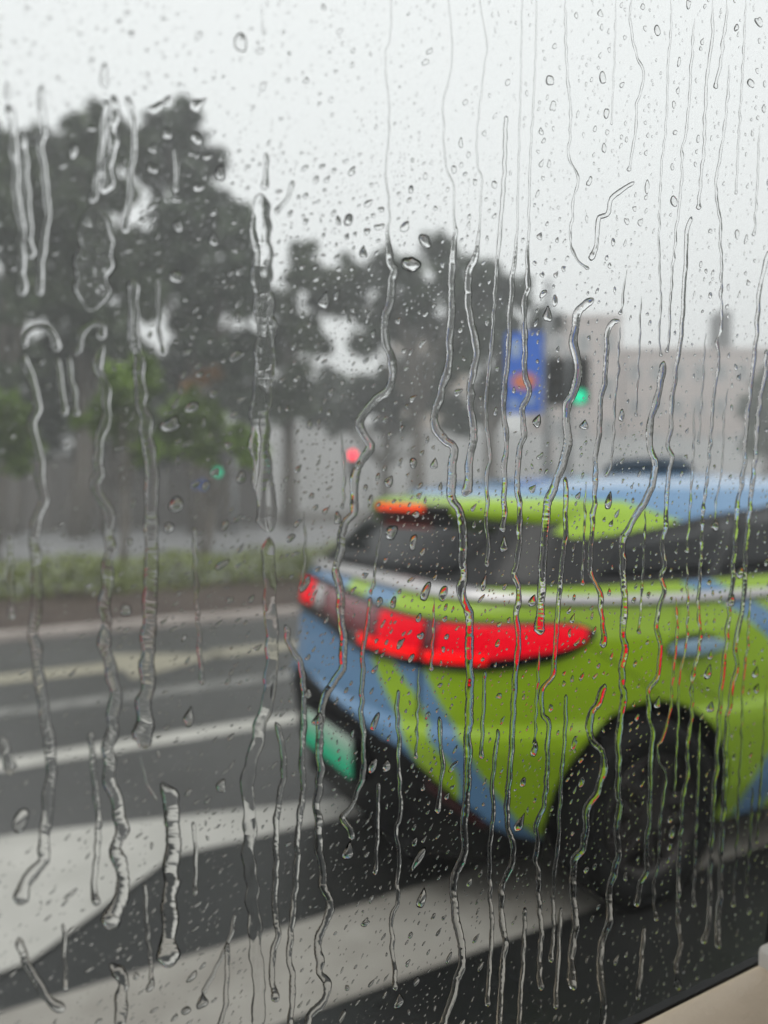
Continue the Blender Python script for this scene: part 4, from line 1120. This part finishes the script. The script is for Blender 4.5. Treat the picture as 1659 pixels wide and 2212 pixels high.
# ---- raindrops
def drop_mesh(seed, kind):
    """cap of water on a unit outline (x right, y up the glass, z off the glass), flat underside"""
    g = random.Random(seed)
    NA, NR = 24, 5
    ph = [g.uniform(0, 6.28) for _ in range(4)]
    am = [g.uniform(.02, .10), g.uniform(.02, .08), g.uniform(.01, .05), g.uniform(0, .03)]
    if kind == 'lumpy': am = [.16, .12, .08, .04]
    vs, fs, sm = [], [], []
    sk = g.uniform(-.15, .15); dn = -.12 if kind != 'tear' else -.22
    blobs = [(0, 0, .62)] + [(g.uniform(-.5, .5), g.uniform(-.6, .6), g.uniform(.3, .55)) for _ in range(2)]
    def out(t):
        if kind == 'merged':
            d = 0.0
            for (bx, by, br) in blobs:
                for dt, wt in ((-.12, .25), (0, .5), (.12, .25)):
                    ux, uy = math.cos(t + dt), math.sin(t + dt); m_ = bx * ux + by * uy; q = br * br - (bx * bx + by * by - m_ * m_)
                    if q > 0 and m_ + math.sqrt(q) > 0: d = max(d, (m_ + math.sqrt(q)) * (.75 + .5 * wt))
            return d * math.cos(t), d * math.sin(t)
        r = 1 + sum(a * math.sin((k + 2) * t + p) for k, (a, p) in enumerate(zip(am, ph)))
        x, y = r * math.cos(t), r * math.sin(t)
        if kind == 'tear':
            x *= 1 - .55 * max(0, (y + .1)) ** 1.1 if y > -.1 else 1
            y = y * (1.25 if y > 0 else .8)
        return x, y
    H = g.uniform(.42, .62)
    for i in range(NR):
        rho = i / NR
        for k in range(NA if i else 1):
            t = 2 * math.pi * k / NA
            x, y = out(t)
            vs.append((x * rho + sk * (1 - rho), y * rho + dn * (1 - rho), H * (1 - rho ** 2.2)))
    c0 = 1
    rim = []
    for k in range(NA):
        x, y = out(2 * math.pi * k / NA); vs.append((x, y, 0.0))
    def idx(i, k): return 0 if i == 0 else 1 + (i - 1) * NA + k % NA
    for k in range(NA):
        fs.append((0, idx(1, k), idx(1, k + 1))); sm.append(True)
        for i in range(1, NR):
            fs.append((idx(i, k), idx(i + 1, k), idx(i + 1, k + 1), idx(i, k + 1))); sm.append(True)
    fs.append(tuple(idx(NR, k) for k in range(NA))[::-1]); sm.append(False)
    return vs, fs, sm
PROTO = []
for i in range(48):
    kind = ('plain', 'tear', 'lumpy', 'merged')[i % 4]
    vs, fs, sm = drop_mesh(100 + i, kind)
    me = bpy.data.meshes.new('raindrop'); me.from_pydata(vs, [], fs); me.polygons.foreach_set('use_smooth', sm); me.update()
    me.materials.append(M['water'])
    PROTO.append((kind, me, vs, fs, sm))
BASIS = Matrix((WE1, WE2, WN)).transposed().to_4x4()

drops = []          # px, py, rx px, ry px, slant degrees (0 = upright, + leans right), kind
big = [(918, 520, 20, 22, 10, 'merged'), (890, 572, 23, 27, 35, 'merged'), (785, 547, 9, 14, 0, 'tear'), (875, 490, 8, 15, 50, 'plain'), (753, 475, 9, 15, 25, 'plain'), (1183, 682, 11, 17, 0, 'tear'),
       (1199, 650, 6, 13, 8, 'plain'), (846, 1150, 13, 17, 15, 'plain'), (893, 1172, 8, 18, 5, 'plain'), (1088, 1180, 8, 18, 0, 'tear'), (700, 652, 12, 20, 15, 'tear'), (381, 1090, 16, 17, 0, 'plain'),
       (408, 1552, 13, 20, 10, 'tear'), (45, 1772, 16, 27, 12, 'plain'), (478, 1698, 12, 13, 20, 'lumpy'), (510, 770, 9, 18, 50, 'plain'), (415, 880, 10, 17, 60, 'plain'), (368, 918, 13, 26, 65, 'lumpy'),
       (1302, 168, 8, 13, -20, 'plain'), (1188, 174, 9, 12, -10, 'plain'), (520, 92, 15, 20, 0, 'plain'), (1160, 912, 10, 15, 20, 'tear'), (1262, 920, 10, 11, 10, 'tear'), (1315, 1085, 8, 20, 4, 'tear'),
       (1343, 898, 6, 14, 8, 'plain'), (840, 1042, 10, 13, 25, 'tear'), (893, 1000, 8, 12, -10, 'plain'), (938, 1004, 9, 12, 10, 'tear'), (810, 1560, 8, 20, 20, 'plain'), (687, 1556, 14, 14, 15, 'tear'),
       (920, 1278, 10, 21, 18, 'plain'), (958, 1282, 9, 18, 8, 'plain'), (850, 1302, 7, 13, 5, 'plain'), (665, 1500, 10, 11, 10, 'tear'), (806, 1655, 9, 17, 25, 'plain'), (836, 1657, 10, 14, 0, 'tear'),
       (911, 1944, 11, 21, 10, 'tear'), (905, 1855, 9, 26, 35, 'plain'), (752, 1842, 13, 19, 10, 'tear'), (862, 2166, 11, 16, 0, 'tear'), (437, 2166, 13, 17, 0, 'tear'), (402, 2183, 11, 9, 0, 'plain'),
       (325, 2130, 10, 15, 20, 'tear'), (415, 2110, 8, 13, 50, 'plain'), (1122, 1782, 10, 20, 25, 'tear'), (1130, 1690, 7, 10, 0, 'plain'), (338, 232, 9, 21, 60, 'lumpy'), (362, 220, 10, 14, 20, 'tear'), (425, 228, 12, 24, 45, 'tear'),
       (330, 322, 9, 12, 20, 'tear'), (362, 290, 10, 13, -30, 'lumpy'), (330, 365, 12, 11, 0, 'plain'), (425, 300, 13, 13, 10, 'plain'), (476, 376, 12, 18, 5, 'tear'), (382, 430, 12, 11, 0, 'tear'), (385, 490, 12, 13, 10, 'tear'),
       (462, 520, 12, 14, 5, 'tear'), (160, 328, 9, 17, 10, 'plain'), (382, 598, 15, 15, 10, 'plain'), (430, 405, 8, 15, 60, 'plain'), (1545, 1136, 9, 12, 0, 'plain'), (1420, 66, 7, 12, -15, 'plain'), (1398, 404, 5, 16, 5, 'plain'),
       (1310, 245, 6, 12, 10, 'plain'), (1305, 320, 5, 11, 5, 'plain'), (1456, 435, 8, 12, 0, 'plain'), (1622, 180, 8, 10, 10, 'plain'), (1640, 48, 8, 12, 10, 'lumpy'), (1600, 1240, 8, 13, 10, 'tear'), (1580, 1300, 9, 14, 10, 'tear'),
       (462, 850, 8, 11, 40, 'plain'), (465, 1020, 10, 11, 0, 'lumpy'), (522, 1032, 10, 14, 30, 'plain'), (445, 1050, 8, 12, 20, 'plain'), (480, 1220, 8, 17, 55, 'plain'), (487, 1135, 7, 12, 20, 'plain'), (365, 1140, 11, 12, 10, 'plain'),
       (272, 1318, 12, 13, 0, 'plain'), (280, 1170, 8, 9, 20, 'plain'), (485, 2040, 1, 1, 0, 'plain'), (660, 1262, 8, 20, 35, 'plain'), (730, 1120, 8, 13, 10, 'lumpy'), (1045, 1262, 7, 17, 15, 'tear'), (1150, 1300, 9, 14, 20, 'tear'),
       (1155, 1620, 7, 16, 15, 'plain'), (1190, 1530, 5, 9, 0, 'plain'), (1420, 1520, 8, 13, 15, 'tear'), (1535, 1530, 8, 12, 10, 'tear'), (1530, 1455, 8, 16, 12, 'tear'), (1632, 1455, 7, 13, 8, 'tear'), (1453, 1800, 6, 16, 8, 'tear'),
       (970, 2070, 5, 12, 20, 'plain'), (740, 2195, 6, 14, 30, 'plain'), (900, 2120, 6, 10, 25, 'plain'), (820, 1300, 7, 11, 15, 'plain'), (1075, 1390, 5, 9, 10, 'plain'), (905, 1335, 6, 10, 15, 'plain'), (775, 1005, 6, 10, 20, 'plain')]
for b_ in big:
    if b_[2] > 2:
        drops.append(b_)
for (px, py, rx, ry, sl, kd) in drops:
    occ_mark(px, py, min(rx, ry) + 2)
    occ_mark(px + math.sin(R(sl)) * ry * .6, py - math.cos(R(sl)) * ry * .6, min(rx, ry) * .8)
    occ_mark(px - math.sin(R(sl)) * ry * .6, py + math.cos(R(sl)) * ry * .6, min(rx, ry) * .8)
g = random.Random(42)
def dens(x, y):
    if 230 < x < 1200 and 330 < y < 900: return 1.7
    if y < 380 and x < 560: return .42
    if y < 480 and x < 1150: return .6
    if x < 250: return .45
    if 950 < y < 1900 and x > 600: return 1.6
    if y > 1950 and x > 1000: return .8
    return 1.0
def try_drop(rlo, rhi, el):
    px, py = g.uniform(-12, 1672), g.uniform(-12, 2224)
    if g.random() > dens(px, py) * .6: return
    r = rlo * (rhi / rlo) ** (g.random() ** 1.6)
    e = g.uniform(*el) * 1.12
    sl = 62 - 46 * (px / 1659) + g.gauss(0, 13)
    if g.random() < .12: sl = g.uniform(-20, 30)
    rx, ry = r / math.sqrt(e) * .95, r * math.sqrt(e)
    if not occ_free(px, py, r * .95 + 1.2): return
    occ_mark(px, py, r * .9)
    drops.append((px, py, rx, ry, sl, g.choice(['plain', 'tear', 'tear', 'merged', 'merged', 'lumpy'])))
def in_trees(f):
    global dens
    keep = dens
    dens = lambda x, y: 1.7 if 240 < x < 1190 and 300 < y < 900 and y > 300 + max(0, x - 480) * .35 else 0
    f(); dens = keep
in_trees(lambda: [try_drop(5.5, 10, (1.1, 2.0)) for _ in range(700)])
for _ in range(1150): try_drop(6.0, 9.5, (1.1, 2.2))
for _ in range(4600): try_drop(3.6, 6.0, (1.1, 2.4))
for _ in range(23000): try_drop(1.5, 3.4, (1.0, 2.3))
print('drops', len(drops))

random.seed(77)
def drop_matrix(px, py, rx, ry, sl):
    a, b_ = win(px, py); a2, _ = win(px + 1, py); _, b2 = win(px, py - 1)
    k = (b2 - b_)                                 # metres per pixel upward
    sx, sy = rx * (a2 - a), ry * k
    flat = .6 if py < 560 + (px - 1100) * .25 and px > 900 else 1.0
    sz = min(sx, sy) * random.uniform(.6, 1.25) * (1.0 if rx * ry > 30 else .9) * flat
    return Matrix.Translation(W(a, b_, .00012)) @ BASIS @ Matrix.Rotation(-R(sl), 4, 'Z') @ Matrix.Diagonal((sx, sy, sz, 1))
REG = [  # what lies behind that place on the pane
    ('the bright sky', lambda x, y: (y < 480 and x > 480) or (y < 230)),
    ('the pale sky above the pink building', lambda x, y: x > 1180 and y < 690),
    ('the blue banner', lambda x, y: 1075 < x < 1185 and 710 < y < 900),
    ('the near traffic light', lambda x, y: 1185 <= x < 1290 and 770 < y < 900),
    ('the pink building', lambda x, y: x > 1180 and y < 1010),
    ('the tall dark trees at left', lambda x, y: x < 545 and y < 790),
    ('the dark trees in the middle', lambda x, y: y < 880 and 545 <= x < 1180),
    ('the young green trees', lambda x, y: x < 560 and y < 1000),
    ('the misty far road', lambda x, y: y < 1190 and x < 800),
    ('the grey mist above the taxi', lambda x, y: y < 1080 and x < 1200),
    ('the taxi roof', lambda x, y: y < 1150 and x >= 920),
    ('the taxi windows', lambda x, y: y < 1275 and x >= 740),
    ('the hedge', lambda x, y: y < 1300 and x < 740),
    ('the lit tail light', lambda x, y: 660 < x < 1275 and 1290 < y < 1435),
    ('the taxi door and its handle', lambda x, y: x >= 1275 and y < 1540),
    ('the number plate', lambda x, y: 660 < x < 790 and 1500 < y < 1670),
    ('the striped taxi bumper', lambda x, y: 690 < x < 1240 and y < 1690),
    ('the rear wheel of the taxi', lambda x, y: x >= 1200 and y < 1950),
    ('the grey lanes beside the taxi', lambda x, y: x < 690 and y < 1720),
    ('the black shade under the taxi', lambda x, y: 560 <= x < 1200 and y < 1900),
    ('the white chevron', lambda x, y: x < 420 and y < 2080),
    ('the dark road at the lower left', lambda x, y: x < 600 and y < 2000),
    ('the wide white line', lambda x, y: x < 1150 and y < 2120),
    ('the darkest road at the bottom', lambda x, y: True)]
def region(x, y):
    for n, f in REG:
        if f(x, y): return n
drops.sort(key=lambda q: -q[2] * q[3])
near_, rest = drops[:300], drops[300:]
byreg = {}
for i, (px, py, rx, ry, sl, kd) in enumerate(near_):
    pool = [p for p in PROTO if p[0] == kd]
    p = pool[i % len(pool)]
    o = bpy.data.objects.new('raindrop', p[1]); COL.objects.link(o)
    o.matrix_world = drop_matrix(px, py, rx, ry, sl)
    rg = region(px, py)
    q = byreg.setdefault(rg, [])
    shape = 'slanting' if 28 < sl and ry > rx * 1.25 else ('upright long' if ry > rx * 1.5 else ('tear shaped' if kd == 'tear' else ('lumpy' if kd in ('lumpy', 'merged') else 'rounded')))
    q.append((o, shape, px, py, rx * ry))
ORD = ['largest', 'second largest', 'third largest', 'fourth largest', 'fifth largest']
for rg, L in byreg.items():
    done = {}
    xs = sorted(t[2] for t in L); ys = sorted(t[3] for t in L)
    mx, my = xs[len(xs) // 2], ys[len(ys) // 2]
    for (o, shape, px, py, ar) in L:            # already from large to small
        k = done.get(shape, 0); done[shape] = k + 1
        n_same = sum(1 for t in L if t[1] == shape)
        if n_same == 1: lab = 'only %s raindrop over %s' % (shape, rg)
        elif k < 5: lab = '%s %s raindrop over %s' % (ORD[k], shape, rg)
        else: lab = 'smaller %s raindrop at the %s %s of %s' % (shape, 'upper' if py < my else 'lower', 'left' if px < mx else 'right', rg)
        tag(o, lab, 'raindrop', 'raindrops on the window in front of ' + rg)
# the remaining fine drops, past the 300 largest: one mesh
VV, FF, SM = [], [], []
def small_cap(seed):
    g2 = random.Random(seed); NA = 10
    ph = g2.uniform(0, 6.28); a1, a2 = g2.uniform(.03, .14), g2.uniform(.02, .1)
    out = [(math.cos(t) * (1 + a1 * math.sin(2 * t + ph) + a2 * math.sin(3 * t)), math.sin(t) * (1 + a1 * math.sin(2 * t + ph) + a2 * math.sin(3 * t))) for t in [6.28318 * k / NA for k in range(NA)]]
    H = g2.uniform(.38, .58)
    vs = [(0, -.08, H)]
    for rho in (.45, .78, 1.0): vs += [(x * rho, y * rho - .08 * (1 - rho), H * (1 - rho ** 2.2)) for x, y in out]
    fs, sm = [], []
    for k in range(NA):
        fs.append((0, 1 + k, 1 + (k + 1) % NA)); sm.append(True)
        for i in range(2):
            a = 1 + i * NA; fs.append((a + k, a + NA + k, a + NA + (k + 1) % NA, a + (k + 1) % NA)); sm.append(True)
    fs.append(tuple(1 + 2 * NA + k for k in range(NA))[::-1]); sm.append(False)
    return vs, fs, sm
CAPS = [small_cap(900 + i) for i in range(24)]
for i, (px, py, rx, ry, sl, kd) in enumerate(rest):
    if rx * ry > 10:
        _, _, vs, fs, sm = PROTO[i % len(PROTO)]
    else:
        vs, fs, sm = CAPS[i % len(CAPS)]
    mt = drop_matrix(px, py, rx, ry, sl)
    b0 = len(VV)
    arr = np.array(mt.to_3x3()) @ np.array(vs).T + np.array(mt.translation)[:, None]
    VV.extend(map(tuple, arr.T))
    FF.extend(tuple(b0 + k for k in reversed(f)) for f in fs); SM.extend(sm)
me = bpy.data.meshes.new('fine_raindrops'); me.from_pydata(VV, [], FF); me.polygons.foreach_set('use_smooth', SM); me.update()
tag(link('fine_raindrops', me, M['water']), 'spray of fine raindrops between the larger drops on the window', None, None, 'stuff')

# ------------------------------------------------------------------ rain haze
bm = bmesh.new(); add_box(bm, (-310, -310, -1.1), (310, 310, 24))
hz = bpy.data.materials.new('rain haze'); hz.use_nodes = True
n = hz.node_tree.nodes; n.clear()
v = n.new('ShaderNodeVolumePrincipled')
v.inputs['Color'].default_value = (0.98, 0.985, 0.99, 1); v.inputs['Density'].default_value = 0.0085; v.inputs['Anisotropy'].default_value = 0.2
o_ = n.new('ShaderNodeOutputMaterial'); hz.node_tree.links.new(v.outputs[0], o_.inputs['Volume'])
tag(bm_obj('haze', bm, hz), kind='stuff')
